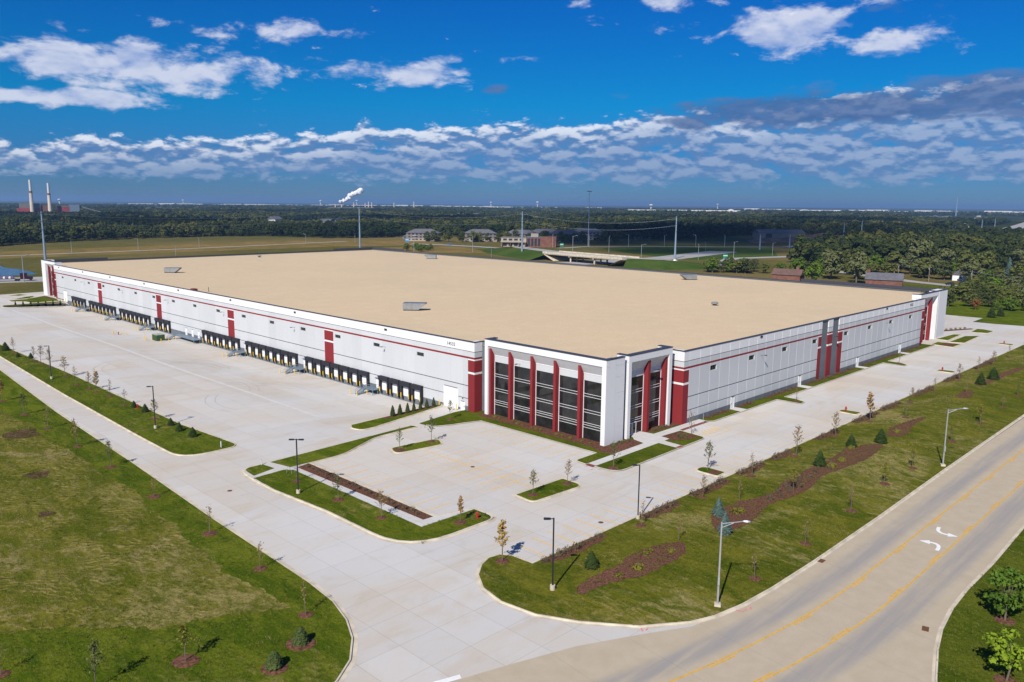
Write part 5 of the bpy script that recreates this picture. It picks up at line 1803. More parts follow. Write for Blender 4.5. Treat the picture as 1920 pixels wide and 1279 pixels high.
M['water'] = mat_water()
flat('pond', [(131, 573), (129, 553), (132.5, 533), (132, 511), (131, 497), (127.8, 494), (119, 493), (112, 495), (108, 506), (100, 516), (80, 540), (60, 600), (90, 600)], M['water'], -.17)
ribbon('far_road', [(-60, 525), (60, 484), (112, 466), (150, 454), (220, 432)], 30, M['farroad'], -.18)
ribbon('far_road', [(100, 676), (154, 671), (201, 675), (243, 678), (302, 684), (380, 700), (480, 720)], 6, M['farroad'], -.17)
flat('field', [(120, 640), (250, 640), (420, 640), (520, 600), (560, 690), (420, 770), (250, 740), (140, 720)], M['brownfield'], -.19)
flat('field', [(420, 520), (470, 470), (500, 500), (500, 580), (440, 600), (400, 570)], M['brownfield'], -.185)
flat('field', [(520, 330), (600, 300), (760, 390), (690, 470), (590, 470), (545, 400)], M['meadow'], -.185)
flat('field', [(330, 60), (345, 40), (420, 60), (430, 105), (400, 118), (335, 98), (320, 84), (319, 60)], M['lawn'], -.16)
flat('field', [(410, 120), (447, 112), (452, 140), (440, 160), (400, 175), (385, 140)], M['turf'], -.17)
flat('bare_earth', [(806, 432), (881, 418), (984, 410), (1124, 466), (1080, 500), (967, 515), (860, 470)], M['dirt'], -.15)
ribbon('far_road', [(520, 235), (500, 210), (482, 180), (466, 154), (458, 131), (451, 108), (440, 70), (425, 20)], 9, M['farroad'], -.15)
ribbon('highway', [(1130, 318), (1240, 340), (1420, 370), (1680, 406), (2150, 488), (2700, 590), (3600, 760)], 34, M['farroad'], .1)
ribbon('far_road', [(503, 640), (514, 600), (518, 562), (512, 530), (500, 510), (482, 470)], 11, M['farroad'], [-.15, -.15, -.15, .2, 1.2, 4.4])
ribbon('far_road', [(460, 300), (486, 280), (520, 300), (560, 318), (620, 300), (700, 285)], 12, M['farroad'], [2.6, -.1, -.12, -.12, -.12, -.12])
ribbon('far_road', [(760, 372), (860, 380), (960, 420), (1060, 440)], 12, M['farroad'], -.12)
ribbon('far_road', [(560, 495), (610, 500), (680, 440), (760, 372)], 7, M['farroad'], -.12)

# overpass: embankments, deck, piers, parapets
def embankment(line, zt, half, slope):
    m = MB(); n = len(line)
    offs = [(-half - slope, 0), (-half, 1), (half, 1), (half + slope, 0)]
    for d, k in offs:
        for p, z in zip(offset_line(line, d, False), zt):
            m.v.append((p[0], p[1], z if k else -.25))
    for r_ in range(3):
        for i in range(n - 1):
            m.f.append((r_ * n + i, (r_ + 1) * n + i, (r_ + 1) * n + i + 1, r_ * n + i + 1)); m.mi.append(0)
    tag(m.build('embankment', M['meadow']), kind='structure')


embankment([(505, 520), (490, 488), (470, 452), (446, 392)], [0, 2.4, 4.8, 5.0], 9, 17)
embankment([(437, 324), (446, 306), (462, 296), (484, 284)], [5.0, 4.6, 2.8, 0], 9, 15)
ov = thing('overpass', 'concrete road bridge with piers crossing the sunken highway behind the warehouse', 'bridge', (436, 358, 0), math.atan2(64, 8) - math.pi)
m = MB(); m.box(-38, 38, -8, 8, 4.1, 5.02); m.build('deck', M['kerb'], ov)
for s in (-1, 1):
    MB().box(-40, 40, s * 8 - .2, s * 8 + .2, 4.5, 6.1).build('parapet', M['kerb'], ov)
for x in (-12, 12):
    for y in (-6, 0, 6):
        MB().tube((x, y, -.3), (x, y, 3.3), .6, .6, 10).build('pier', M['kerb'], ov)
    MB().box(x - .8, x + .8, -7.6, 7.6, 3.3, 4.1).build('crossbeam', M['kerb'], ov)
for s in (-1, 1):
    m = MB(); m.face([(s * 38, -9, 4.1), (s * 38, 9, 4.1), (s * 27, 9, -.2), (s * 27, -9, -.2)]); m.build('slope_paving', M['kerb'], ov)
ribbon('far_road', [(482, 470), (470, 452), (445, 392), (436, 324), (446, 306), (460, 300)], 13, M['farroad'], [4.5, 4.9, 5.12, 5.12, 4.75, 3.1])
ribbon('highway', [(380, 372), (436, 358), (520, 352), (640, 372)], 26, M['farroad'], -.1)

# ---- poles
M['steelblue'] = mat_plain('blue_grey_galvanised', (.26, .34, .42), .5, .06, .2, .4, .3)
M['timber'] = mat_plain('weathered_timber', (.26, .22, .18), .9, .1, .5)
def mono(label, h, arms=3, group=None):
    root = thing('transmission_pole', label, 'power pole', (0, 0, 0), 0, group)
    MB().tube((0, 0, -.3), (0, 0, h), .85, .38, 12).build('pole', M['steelblue'], root)
    for i in range(arms):
        z = h * (.97 - .16 * i)
        for s in (-1, 1):
            m = MB(); m.tube((0, 0, z), (s * 2.6, 0, z + .9), .17, .1, 6); m.tube((s * 2.6, 0, z + .9), (s * 2.6, 0, z - .6), .07, .07, 5)
            m.build('arm', M['steelblue'], root)
    return root


LINE = []
for (x, y, h, lb) in ((407, 590, 36.0, 'tall blue grey transmission pole behind the far corner of the roof'), (450, 436, 34.0, 'tall blue grey transmission pole on the green embankment left of the bridge'), (521, 344, 31.5, 'tall blue grey transmission pole beside the road right of the bridge'),
                      (159, 583, 32.5, 'tall blue grey transmission pole beyond the pond at the far end of the docks')):
    o = mono(lb, h); o.location = (x, y, 0); o.rotation_euler = (0, 0, R(35)); LINE.append((x, y, h))
PK = Kind(mono('blue grey transmission pole standing among the far woods', 13.5, 2, 'far transmission poles'))
for x, y, h in ((693, 366, 13), (752, 366, 12.5), (1023, 427, 19), (1091, 432, 21), (1265, 373, 14), (1269, 371, 14), (1735, 461, 17), (1821, 461, 19), (1412, 481, 18)):
    PK.place((x, y, 0), R(30), (1.0, 1.0, h / 13.5))
def cable(a, b, sag, lbl):
    m = MB(); n = 14
    for i in range(n):
        u, v = i / n, (i + 1) / n
        p = [a[k] + (b[k] - a[k]) * u for k in range(3)]; q = [a[k] + (b[k] - a[k]) * v for k in range(3)]
        p[2] -= sag * 4 * u * (1 - u); q[2] -= sag * 4 * v * (1 - v)
        m.tube(p, q, .045, .045, 4, 0, False)
    tag(m.build('power_cable', M['alu']), lbl, 'cable', 'power cables strung between the poles')


srt = [LINE[3], LINE[0], LINE[1], LINE[2]]
for (x0, y0, h0), (x1, y1, h1) in zip(srt[:-1], srt[1:]):
    for i in range(2):
        cable((x0 - 2, y0 - 2, h0 * (.95 - .16 * i)), (x1 - 2, y1 - 2, h1 * (.95 - .16 * i)), 5.0, 'thin pale power cable sagging between transmission poles')
mast = thing('high_mast_light', 'very tall slender lighting mast by the bridge', 'lighting mast', (610, 502, 0))
MB().tube((0, 0, -.2), (0, 0, 52), .5, .2, 10).build('pole', M['alu'], mast)
for i in range(6):
    a = i * math.pi / 3
    MB().box(-.5, .5, -.4, .4, 51.7, 52.5).build('lamp_head', M['alu'], mast).location = (1.9 * math.cos(a), 1.9 * math.sin(a), 0)
MB().lathe([(1.6, 52.0), (1.9, 52.1), (1.6, 52.2)], 12).build('ring', M['alu'], mast)
hl = thing('highway_light', 'pale highway light pole beside the roads behind the warehouse', 'light pole', (0, 0, 0), 0, 'highway light poles')
MB().tube((0, 0, -.2), (0, 0, 12), .19, .12, 8).build('pole', M['alu'], hl)
m = MB(); m.tube((0, 0, 11.6), (2.4, 0, 12.3), .08, .06, 6); m.box(2.2, 3.2, -.2, .2, 12.2, 12.4); m.build('arm', M['alu'], hl)
HL = Kind(hl)
for i, (x, y, h) in enumerate(((112, 448, 13), (205, 683, 8.5), (258, 691, 9), (310, 692, 9), (249, 596, 7), (421, 533, 12.8), (456, 499, 13.5), (421, 440, 8), (564, 507, 12), (510, 436, 14.2), (544, 425, 13.2), (598, 491, 11), (629, 468, 11.8),
                            (658, 447, 11.2), (471, 339, 12.2), (523, 325, 11), (691, 433, 11), (629, 384, 8), (567, 321, 12.2), (618, 315, 10), (706, 410, 11.2), (420, 700, 9), (470, 690, 9))):
    HL.place((x, y, 0), i * 1.3, h / 12.0)
up = thing('utility_pole', 'timber utility pole along the road by the houses', 'utility pole', (0, 0, 0), 0, 'timber utility poles')
MB().tube((0, 0, -.2), (0, 0, 8.5), .18, .13, 8).build('pole', M['timber'], up); MB().box(-1.1, 1.1, -.07, .07, 7.6, 7.75).build('crossarm', M['timber'], up); MB().tube((.32, 0, 6.4), (.32, 0, 7.2), .22, .22, 8).build('transformer', M['alu'], up)
UPK = Kind(up)
ups = [(487, 170, 7.5), (473, 149, 8.5), (451, 122, 9.0), (441, 92, 9)]
for x, y, h in ups:
    UPK.place((x, y, 0), R(70), h / 8.5)
for (x0, y0, h0), (x1, y1, h1) in zip(ups[:-1], ups[1:]):
    cable((x0, y0, h0 * .9), (x1, y1, h1 * .9), .8, 'thin cable between the timber utility poles')

# ---- buildings behind
M['brick'] = mat_plain('red_brown_brick', (.19, .085, .06), .9, .2, .6)
M['cream'] = mat_plain('cream_render', (.36, .315, .25), .85, .06, .3)
M['shingle'] = mat_plain('grey_shingle', (.12, .12, .135), .9, .15, .5)
M['brownroof'] = mat_plain('brown_shingle', (.14, .085, .07), .9, .15, .5)
M['siding'] = mat_plain('pale_siding', (.19, .17, .155), .85, .06, .3)
M['farglass'] = mat_plain('far_window_glass', (.03, .04, .06), .2, .1, 1.0, .5)


def windows(root, rects, plane, mat='farglass', name='window'):
    """each window its own part; plane maps (u, z) to the wall"""
    for (u0, u1, z0, z1) in rects:
        f = plane
        a, b = f(u0, z0), f(u1, z1)
        m = MB(); m.box(min(a[0], b[0]) - .02, max(a[0], b[0]) + .02, min(a[1], b[1]) - .02, max(a[1], b[1]) + .02, z0, z1)
        m.build(name, M[mat], root)


def hip_roof(root, L, D, z, h, over=.8, mat='shingle', gable=False):
    m = MB(); a, b = L / 2 + over, D / 2 + over
    r_ = a - (0.0 if gable else b)
    P = [(-a, -b, z), (a, -b, z), (a, b, z), (-a, b, z), (-r_, 0, z + h), (r_, 0, z + h)]
    for q in ((0, 1, 5, 4), (1, 2, 5), (2, 3, 4, 5), (3, 0, 4), (3, 2, 1, 0)):
        m.face([P[i] for i in q])
    return m.build('roof', M[mat], root)


def apartment(label, L=34, D=16, h=8.4):
    root = thing('apartment_building', label, 'apartment building', (0, 0, 0), 0, 'apartment buildings')
    MB().box(-L / 2, L / 2, -D / 2, D / 2, -.3, h).build('wall', M['siding'], root)
    MB().box(-L / 2 - .03, L / 2 + .03, -D / 2 - .03, D / 2 + .03, -.3, 2.7).build('base_wall', M['cream'], root)
    hip_roof(root, L, D, h, 4.2)
    for s, dd in ((-1, D / 2 + .04),):
        windows(root, [(-L / 2 + 2.2 + 4.1 * i, -L / 2 + 4.3 + 4.1 * i, 1.0 + 2.7 * j, 2.3 + 2.7 * j) for i in range(8) for j in range(3)], lambda u, z: (u, s * dd))
    windows(root, [(-D / 2 + 3 + 5 * i, -D / 2 + 4.6 + 5 * i, 1.0 + 2.7 * j, 2.3 + 2.7 * j) for i in range(3) for j in range(3)], lambda u, z: (-L / 2 - .04, u))
    for x in (-8.2, 8.2):
        MB().box(x - 1.9, x + 1.9, -D / 2 - 1.4, -D / 2 - .05, 2.6, 2.8).build('balcony', M['whitepaint'], root)
        MB().box(x - 1.9, x + 1.9, -D / 2 - 1.4, -D / 2 - .06, 5.3, 5.5).build('balcony', M['whitepaint'], root)
    return root


AP = Kind(apartment('grey roofed apartment building'))
for x, y, rz, lb in ((552, 682, -50, 'grey roofed apartment building standing alone left of the trees'), (596, 640, -40, 'grey roofed apartment building in the row behind the dark trees'), (622, 604, -55, 'grey roofed apartment building in the row behind the dark trees'), (668, 612, -30, 'grey roofed apartment building directly behind the brick offices'),
                     (660, 575, -60, 'grey roofed apartment building directly behind the brick offices'), (728, 600, -45, 'grey roofed apartment building in the woods behind the lighting mast')):
    AP.place((x, y, 0), R(rz), 1.0, lb)
for x, y, lb in ((566, 720, 'low brown house at the edge of the far woods'), (790, 568, 'long low pale building among the far trees')):
    hs_ = thing('house', lb, 'house', (x, y, 0), R(-45))
    MB().box(-10, 10, -4, 4, -.2, 3).build('wall', M['siding'], hs_); hip_roof(hs_, 20, 8, 3, 2, .5)
    windows(hs_, [(-8 + 4 * i, -6.4 + 4 * i, 1, 2.2) for i in range(4)], lambda u, z: (u, -4.03))
of = thing('office_building', 'brick and cream two storey office building beside the road', 'office building', (556, 535, 0), R(-52))
MB().box(-22, 2, -6, 8, -.3, 8.2).build('wall', M['cream'], of)
MB().box(2.02, 16, -4, 9, -.3, 8.8).build('wall', M['brick'], of); MB().box(16.02, 30, -6, 10, -.3, 9.4).build('wall', M['brick'], of)
MB().box(-22.2, 2.1, -8.6, -6.02, 4.0, 5.0).build('canopy', M['cream'], of); MB().box(6, 13, -3.5, 3, 8.8, 12.2).build('roof_tower', M['cream'], of)
MB().box(-22.3, 2.2, -6.3, 8.3, 8.2, 8.7).build('parapet', M['siding'], of); MB().box(2.2, 16.1, -4.3, 9.3, 8.8, 9.2).build('parapet', M['galv'], of)
windows(of, [(-20 + 5.2 * i, -16.6 + 5.2 * i, 5.6, 7.4) for i in range(4)] + [(-20 + 5.2 * i, -16.6 + 5.2 * i, .4, 3.2) for i in range(4)], lambda u, z: (u, -6.03))
windows(of, [(3.2 + 3.2 * i, 5.2 + 3.2 * i, .6, 7.6) for i in range(4)], lambda u, z: (u, -4.03))
for px_ in (-21, -13, -5, 1):
    MB().box(px_ - .35, px_ + .35, -8.4, -7.7, -.3, 4.0).build('column', M['brick'], of)


def house(label, x, y, rz, L, D, h, rh, wall, roof, chim=None):
    root = thing('house', label, 'house', (x, y, 0), R(rz))
    MB().box(-L / 2, L / 2, -D / 2, D / 2, -.3, h).build('wall', M[wall], root)
    m = MB()
    for s in (-1, 1):
        m.face([(s * L / 2, -D / 2, h), (s * L / 2, D / 2, h), (s * L / 2, 0, h + rh)][::s])
    m.build('gable', M[wall], root)
    r_ = hip_roof(root, L, D, h + .05, rh, .5, roof, True)
    if chim:
        MB().box(chim - .8, chim + .8, -.6, .6, h, h + rh + 1.4).build('chimney', M['brick'], r_)
    windows(root, [(-L / 2 + 1.4 + 3.6 * i, -L / 2 + 2.8 + 3.6 * i, 1 + 2.6 * j, 2.2 + 2.6 * j) for i in range(int((L - 1) / 3.6)) for j in range(1 if h < 4 else 2)], lambda u, z: (u, -D / 2 - .03))
    windows(root, [(-1.2, 0.2, 1.0, 2.4)], lambda u, z: (-L / 2 - .03, u))
    return root


h1 = house('brick house with grey shingle roof and brick chimney behind the far roof corner', 428, 156, 108, 17, 9, 3.2, 3.4, 'brick', 'shingle', 7.6)
MB().box(-1.0, 4.2, -5.2, -4.55, 3.2, 5.3).build('dormer', M['brick'], h1)
for u in (-.4, 1.2, 2.8):
    MB().box(u, u + 1.0, -5.26, -5.21, 3.9, 4.9).build('window', M['whitepaint'], h1)
house('brown roofed brick house half hidden by the roof edge', 420, 204, 100, 15, 9, 3.0, 3.0, 'brick', 'brownroof', -5)
hb_ = house('white house with blue grey roof across the road', 497, 141, 20, 10, 7, 3.0, 2.8, 'whitepaint', 'shingle')
mb_ = thing('metal_shed', 'wide grey metal shed beyond the red earth mounds', 'shed', (985, 495, 0), R(-40))
MB().box(-30, 30, -12, 12, -.3, 6).build('wall', M['siding'], mb_); hip_roof(mb_, 60, 24, 6, 4, .5, 'shingle', True); MB().box(-22, -14, -12.1, -12.02, 0, 5).build('door', M['farglass'], mb_)
rr = random.Random(8)
for i, (x, y) in enumerate(((850, 440), (890, 436), (930, 440), (970, 445), (1010, 450), (1060, 470))):
    m = MB(); k = 14
    m.v.append((0, 0, rr.uniform(4, 7)))
    for rad, zf in ((.35, .75), (.7, .35), (1, -.05)):
        for j in range(k):
            a = 2 * math.pi * j / k; q = rr.uniform(.85, 1.15)
            m.v.append((34 * rad * q * math.cos(a), 16 * rad * q * math.sin(a), m.v[0][2] * zf * rr.uniform(.85, 1.15) if zf > 0 else -.3))
    for j in range(k):
        m.f.append((0, 1 + j, 1 + (j + 1) % k)); m.mi.append(0)
        for t_ in range(2):
            m.f.append((1 + t_ * k + j, 1 + (t_ + 1) * k + j, 1 + (t_ + 1) * k + (j + 1) % k, 1 + t_ * k + (j + 1) % k)); m.mi.append(0)
    o = m.build('earth_mound', M['dirt'], None, (x, y, 0)); o['kind'] = 'structure'

# ---- vehicles
def car(label, col, group=None):
    root = thing('car', label, 'car', (0, 0, 0), 0, group)
    pm = mat_plain('car_paint_' + label.split()[0], col, .3, .03, 1.0, .5)
    m = MB()
    prof = [(-2.2, .35), (-2.25, .85), (-1.9, 1.0), (-1.45, 1.08), (-.85, 1.5), (.55, 1.52), (1.15, 1.08), (2.0, .95), (2.25, .75), (2.2, .35)]
    w = .88
    n = len(prof)
    for i in range(n):
        a, b = prof[i], prof[(i + 1) % n]
        wa = w * (.82 if a[1] > 1.3 else 1); wb = w * (.82 if b[1] > 1.3 else 1)
        m.face([(a[0], -wa, a[1]), (a[0], wa, a[1]), (b[0], wb, b[1]), (b[0], -wb, b[1])])
    for s in (-1, 1):
        q = [(p[0], s * w * (.82 if p[1] > 1.3 else 1), p[1]) for p in prof]
        m.face(q if s > 0 else q[::-1])
    m.build('body', pm, root)
    for s in (-1, 1):
        g = MB(); P = [(-1.25, s * .9, 1.08), (-.8, s * .765, 1.44), (.5, s * .765, 1.46), (1.0, s * .9, 1.08)]
        g.face(P if s < 0 else P[::-1]); g.build('side_window', M['farglass'], root)
        for x in (-1.4, 1.4):
            wl_ = MB(); wl_.tube((x, s * .75, .33), (x, s * .92, .33), .33, .33, 10); wl_.build('wheel', M['rubber'], root)
    g = MB(); g.face([(1.13, -.7, 1.11), (1.13, .7, 1.11), (.58, .62, 1.5), (.58, -.62, 1.5)]); g.build('windscreen', M['farglass'], root)
    for s in (-1, 1):
        MB().box(2.16, 2.27, s * .6 - .15, s * .6 + .15, .68, .82).build('headlight', M['whitepaint'], root)
    return root


def put(o, x, y, rz, z=0.0):
    o.location = (x, y, z); o.rotation_euler = (0, 0, R(rz))


put(car('white car on the road just right of the bridge', (.7, .7, .72)), 488, 322, -60, .2)
put(car('blue car on the slip road behind the roof edge', (.03, .08, .22)), 497, 287, -140)
put(car('white van like car ahead of the blue car on the slip road', (.7, .7, .7)), 484, 281, -140, .1)
put(car('blue hatchback on the road before the apartments', (.06, .16, .4)), 515, 597, -80)
put(car('dark green car on the road by the brick house', (.012, .03, .03)), 459, 134, 75)
tk = thing('semi_truck', 'dark maroon flatbed lorry with a striped load on the road behind the docks', 'lorry', (111, 459, -.15), R(-20))
M['maroon'] = mat_plain('dark_maroon_paint', (.035, .008, .022), .3, .05, 1.0, .5)
m = MB(); m.box(2.2, 5.2, -1.25, 1.25, .9, 3.9); m.box(5.2, 7.6, -1.05, 1.05, .8, 2.2); m.build('cab', M['maroon'], tk)
MB().box(-14, -.2, -1.25, 1.25, 1.1, 1.4).build('trailer', M['black'], tk); MB().box(-.2, 2.2, -.5, .5, .8, 1.15).build('chassis', M['black'], tk)
for i in range(11):
    MB().box(-13.6 + 1.2 * i, -12.7 + 1.2 * i, -1.2, 1.2, 1.4, 2.3).build('load_bundle', M['whitepaint'] if i % 2 else mat_plain('purple_wrap', (.18, .12, .30), .6), tk)
for x in (-12.6, -11.4, .2, 1.4, 6.6):
    for s in (-1, 1):
        MB().tube((x, s * .8, .5), (x, s * 1.2, .5), .5, .5, 10).build('wheel', M['rubber'], tk)
MB().box(7.6, 7.68, -.9, .9, .9, 1.9).build('grille', M['alu'], tk); MB().box(4.9, 5.22, -1.1, 1.1, 2.6, 3.5).build('windscreen', M['farglass'], tk)

# ---- road signs
M['signgreen'] = mat_plain('green_road_sign', (.01, .22, .13), .5, .05)
def road_sign(label, x, y, z, w, h, mat='signgreen', rz=225):
    s = thing('road_sign', label, 'sign', (x, y, z), R(rz))
    for u in (-w * .3, w * .3):
        MB().tube((0, u, -.2), (0, u, 1.6 + h), .07, .07, 6).build('post', M['alu'], s)
    MB().box(.07, .13, -w / 2, w / 2, 1.6, 1.6 + h).build('panel', M[mat], s)
    MB().box(.131, .137, -w / 2 + .15, w / 2 - .15, 1.6 + h * .55, 1.6 + h * .7).build('legend', M['whitepaint'], s)


road_sign('green road sign at the left approach of the bridge', 560, 492, 0, 3.2, 3.0)
road_sign('large green road sign in front of the bridge', 446, 333, .2, 4.2, 4.0)
road_sign('green road sign by the slip road', 534, 309, 0, 3.4, 3.0)
road_sign('pale blue roadside sign left of the apartments', 498, 641, 0, 3.4, 3.4, 'blue')

# ---- power station, far works and distant sheds
M['plantred'] = mat_plain('red_cladding', (.30, .05, .05), .8, .15, .05)
M['stack'] = mat_plain('pale_chimney', (.62, .54, .44), .85, .1, .05)
M['farwhite'] = mat_plain('white_far_shed', (.62, .61, .58), .8, .05, .01)
PX, PY = 665, 2490
ps = thing('power_station', 'red clad power station with two tall pale chimneys beyond the woods', 'power station', (PX, PY, 0), R(-13))
MB().box(-42, 12, -22, 22, -.3, 17).build('boiler_house', M['plantred'], ps); MB().box(-36, 12.2, -21.8, 21.8, 17, 30).build('upper_wall', M['siding'], ps)
MB().box(14, 40, -18, 18, -.3, 24).build('boiler_house', M['brick'], ps); MB().box(52, 96, -15, 15, -.3, 21).build('turbine_hall', M['plantred'], ps); MB().box(50, 98, -15.5, 15.5, 21, 24).build('roof', M['siding'], ps)
MB().box(82, 106, -16, 16, -.3, 27).build('tower', M['galv'], ps)
for x, h in ((-8, 92), (34, 84)):
    c_ = MB(); c_.tube((x, -30, 0), (x, -30, h * .62), 5.2, 4.0, 14); c_.build('chimney', M['stack'], ps)
    c_ = MB(); c_.tube((x, -30, h * .62), (x, -30, h * .68), 4.1, 4.0, 14); c_.build('chimney_band', M['brick'], ps)
    c_ = MB(); c_.tube((x, -30, h * .68), (x, -30, h), 3.2, 2.9, 14); c_.build('chimney_top', M['farwhite'], ps)
m = MB(); m.tube((98, -8, 24), (170, -8, 3), 2.0, 2.0, 6); m.build('conveyor', M['siding'], ps)
rf_ = random.Random(12)
def shed(x, y, L, D, h, rz, lb):
    s = thing('distant_warehouse', lb, 'warehouse', (x, y, 0), R(rz), 'distant warehouses')
    MB().box(-L / 2, L / 2, -D / 2, D / 2, -.5, h).build('wall', M['farwhite'], s); MB().box(-L / 2, L / 2, -D / 2, D / 2, h, h + .8).build('roof', M['soffit'], s)
    MB().box(-L / 2 + 10, L / 2 - 10, -D / 2 - .4, -D / 2 - .02, 0, h * .3).build('dock_row', M['wallgrey'], s)


def polar(xp, dist):
    """a bearing given as an angle from the view axis"""
    a = R(CAM_YAW) - math.atan((xp - 960) / 1515.0)
    return dist * math.cos(a), dist * math.sin(a), math.degrees(a) + 90
LBW = 'long white warehouse in the pale line of sheds along the horizon'
for xp0, xp1, d0, d1, n in ((235, 480, 6800, 7900, 9), (480, 830, 6800, 8300, 12), (830, 1010, 5600, 6800, 8), (1010, 1130, 6500, 7900, 4), (1380, 1620, 4600, 6900, 7), (1620, 1910, 5200, 7900, 8)):
    for i in range(n):
        x, y, a = polar(xp0 + (xp1 - xp0) * (i + rf_.uniform(.1, .9)) / n, rf_.uniform(d0, d1))
        shed(x, y, rf_.uniform(70, 240), rf_.uniform(60, 120), rf_.uniform(10, 19), a + rf_.uniform(-15, 15), LBW)
x, y, a = polar(1275, 4300)
shed(x, y, 560, 120, 14, a, 'very long cream white warehouse standing out in the far woods')
x, y, a = polar(1363, 4250)
dm = thing('storage_dome', 'pale round storage dome beside the very long far warehouse', 'dome', (x, y, 0))
MB().lathe([(24, 0), (23, 8), (18, 15), (9, 20), (.5, 22)], 20).build('shell', M['farwhite'], dm); MB().lathe([(24.5, -.3), (24.5, 1.5)], 20).build('base', M['soffit'], dm)
for xp, d, h in ((121, 7000, 46), (350, 9000, 50), (919, 8600, 55), (604, 8200, 55), (671, 8200, 62), (1005, 7600, 60), (1215, 5200, 42), (1338, 9000, 55)):
    x, y, a = polar(xp, d)
    wt_ = thing('water_tower', 'white water tower on the horizon above the distant woods', 'water tower', (x, y, 0), 0, 'distant water towers')
    MB().tube((0, 0, 0), (0, 0, h * .75), 5, 4, 10).build('stem', M['farwhite'], wt_); MB().lathe([(4, h * .7), (12, h * .82), (13, h * .9), (8, h), (.5, h * 1.02)], 14).build('tank', M['farwhite'], wt_)
wk = thing('refinery', 'far works with slim chimneys under a white steam plume', 'factory', (*polar(655, 4600)[:2], 0), R(polar(655, 4600)[2]))
for i, (u, h) in enumerate(((-30, 38), (36, 42), (70, 30), (-92, 36), (-110, 44), (-128, 40), (-250, 40), (-360, 46))):
    MB().tube((u, 0, 0), (u, 0, h), 3.2, 2.2, 8).build('chimney', M['stack'], wk)
MB().box(-140, 110, -25, 25, 0, 12).build('plant', M['siding'], wk)
x, y, a = polar(1780, 4200)
tw = thing('radio_mast', 'thin lattice radio mast on the right of the horizon', 'mast', (x, y, 0))
MB().tube((0, 0, 0), (0, 0, 84), 3.2, 1.4, 4).build('mast', M['steelblue'], tw); MB().tube((0, 0, 84), (0, 0, 96), .6, .4, 4).build('aerial', M['steelblue'], tw)
# steam: soft puffs that really scatter light
M['steam'] = mat_plain('white_steam', (.86, .86, .87), 1.0, .02, .05)
sp_ = thing('steam_plume', 'white steam drifting from the far works', 'steam', (*polar(650, 4600)[:2], 0), R(polar(650, 4600)[2]))
for i in range(26):
    u = i / 25
    m = MB(); rad = 5 + 9 * u + rf_.uniform(-2, 3)
    bm = bmesh.new(); bmesh.ops.create_icosphere(bm, subdivisions=2, radius=rad)
    for v in bm.verts:
        v.co *= 1 + .3 * mnoise.noise(v.co * .12 + Vector((i * 3.1, 0, 0)))
    me = bpy.data.meshes.new('puff'); bm.to_mesh(me); bm.free(); me.materials.append(M['steam'])
    obj('puff', me, sp_, (30 - 110 * u + rf_.uniform(-8, 8), rf_.uniform(-6, 6), 40 + (14 if u > .55 else 0) + 46 * u + rf_.uniform(-6, 6)))

# ---- trees one can tell apart behind the site
rt = random.Random(31)
M['bg_olive'] = mat_leaf('olive_far_leaf', (.070, .085, .020), (.135, .140, .038), (.10, .12, .02))
M['bg_grey'] = mat_leaf('grey_green_far_leaf', (.080, .095, .034), (.142, .152, .058))
M['bg_dark'] = mat_leaf('dark_far_leaf', (.036, .052, .014), (.072, .088, .022), (.07, .08, .018))
M['bg_bright'] = mat_leaf('bright_far_leaf', (.055, .105, .008), (.115, .165, .018))
M['bg_rust'] = mat_leaf('rust_far_leaf', (.16, .06, .02), (.24, .10, .03))
BT = {k: [Kind(crown_tree('broadleaf_tree', 'tree', 'tree', M['bg_' + k], 200 + 7 * i + j, 12, 5.2, 30, 44, .55, .35, .12)) for j in range(n)] for i, (k, n) in enumerate((('olive', 2), ('grey', 2), ('dark', 2), ('bright', 1), ('rust', 1)))}
NB = {k: 0 for k in BT}
def bgtree(k, x, y, h, wf, lb, group=None):
    NB[k] += 1
    s = h / 12.0
    BT[k][NB[k] % len(BT[k])].place((x, y, -.2), NB[k] * 1.7, (s * wf, s * wf, s), lb, group)


bgtree('bright', 415, 187, 10.5, 1.15, 'round bright green tree just beyond the roof edge')
bgtree('grey', 447, 192, 17, 1.05, 'large grey green willow like tree behind the round bright tree')
bgtree('grey', 430, 171, 16.5, .8, 'pale feathery grey green tree behind the brick house')
bgtree('olive', 455, 180, 15, .9, 'olive tree beside the pale feathery tree')
bgtree('grey', 540, 177, 22, 1.0, 'largest grey green tree rising above the far road')
bgtree('grey', 536, 161, 15.5, 1.1, 'broad grey green tree to the right of the largest one')
bgtree('olive', 533, 148, 14.5, 1.0, 'olive tree above the white house')
bgtree('olive', 541, 139, 15, 1.0, 'yellowish olive tree beside the white house')
bgtree('bright', 619, 161, 15, .9, 'tall yellow green tree behind the white house')
bgtree('grey', 606, 136, 14.5, 1.1, 'round grey green tree at the right end of the far road')
for x, y, h, w, k in ((430, 100, 8.5, 1.4, 'grey'), (415, 104, 8.0, 1.3, 'grey'), (469, 104, 8, 1.3, 'grey'), (444, 115, 7.5, 1.0, 'dark'), (452, 112, 8.5, .9, 'dark'), (480, 118, 9, 1.1, 'olive'), (440, 84, 9, 1.3, 'olive'), (455, 66, 9, 1.2, 'olive'), (490, 92, 10, 1.2, 'grey')):
    bgtree(k, x, y, h, w, 'bushy tree in the thicket right of the far roof corner', 'trees of the right hand thicket')
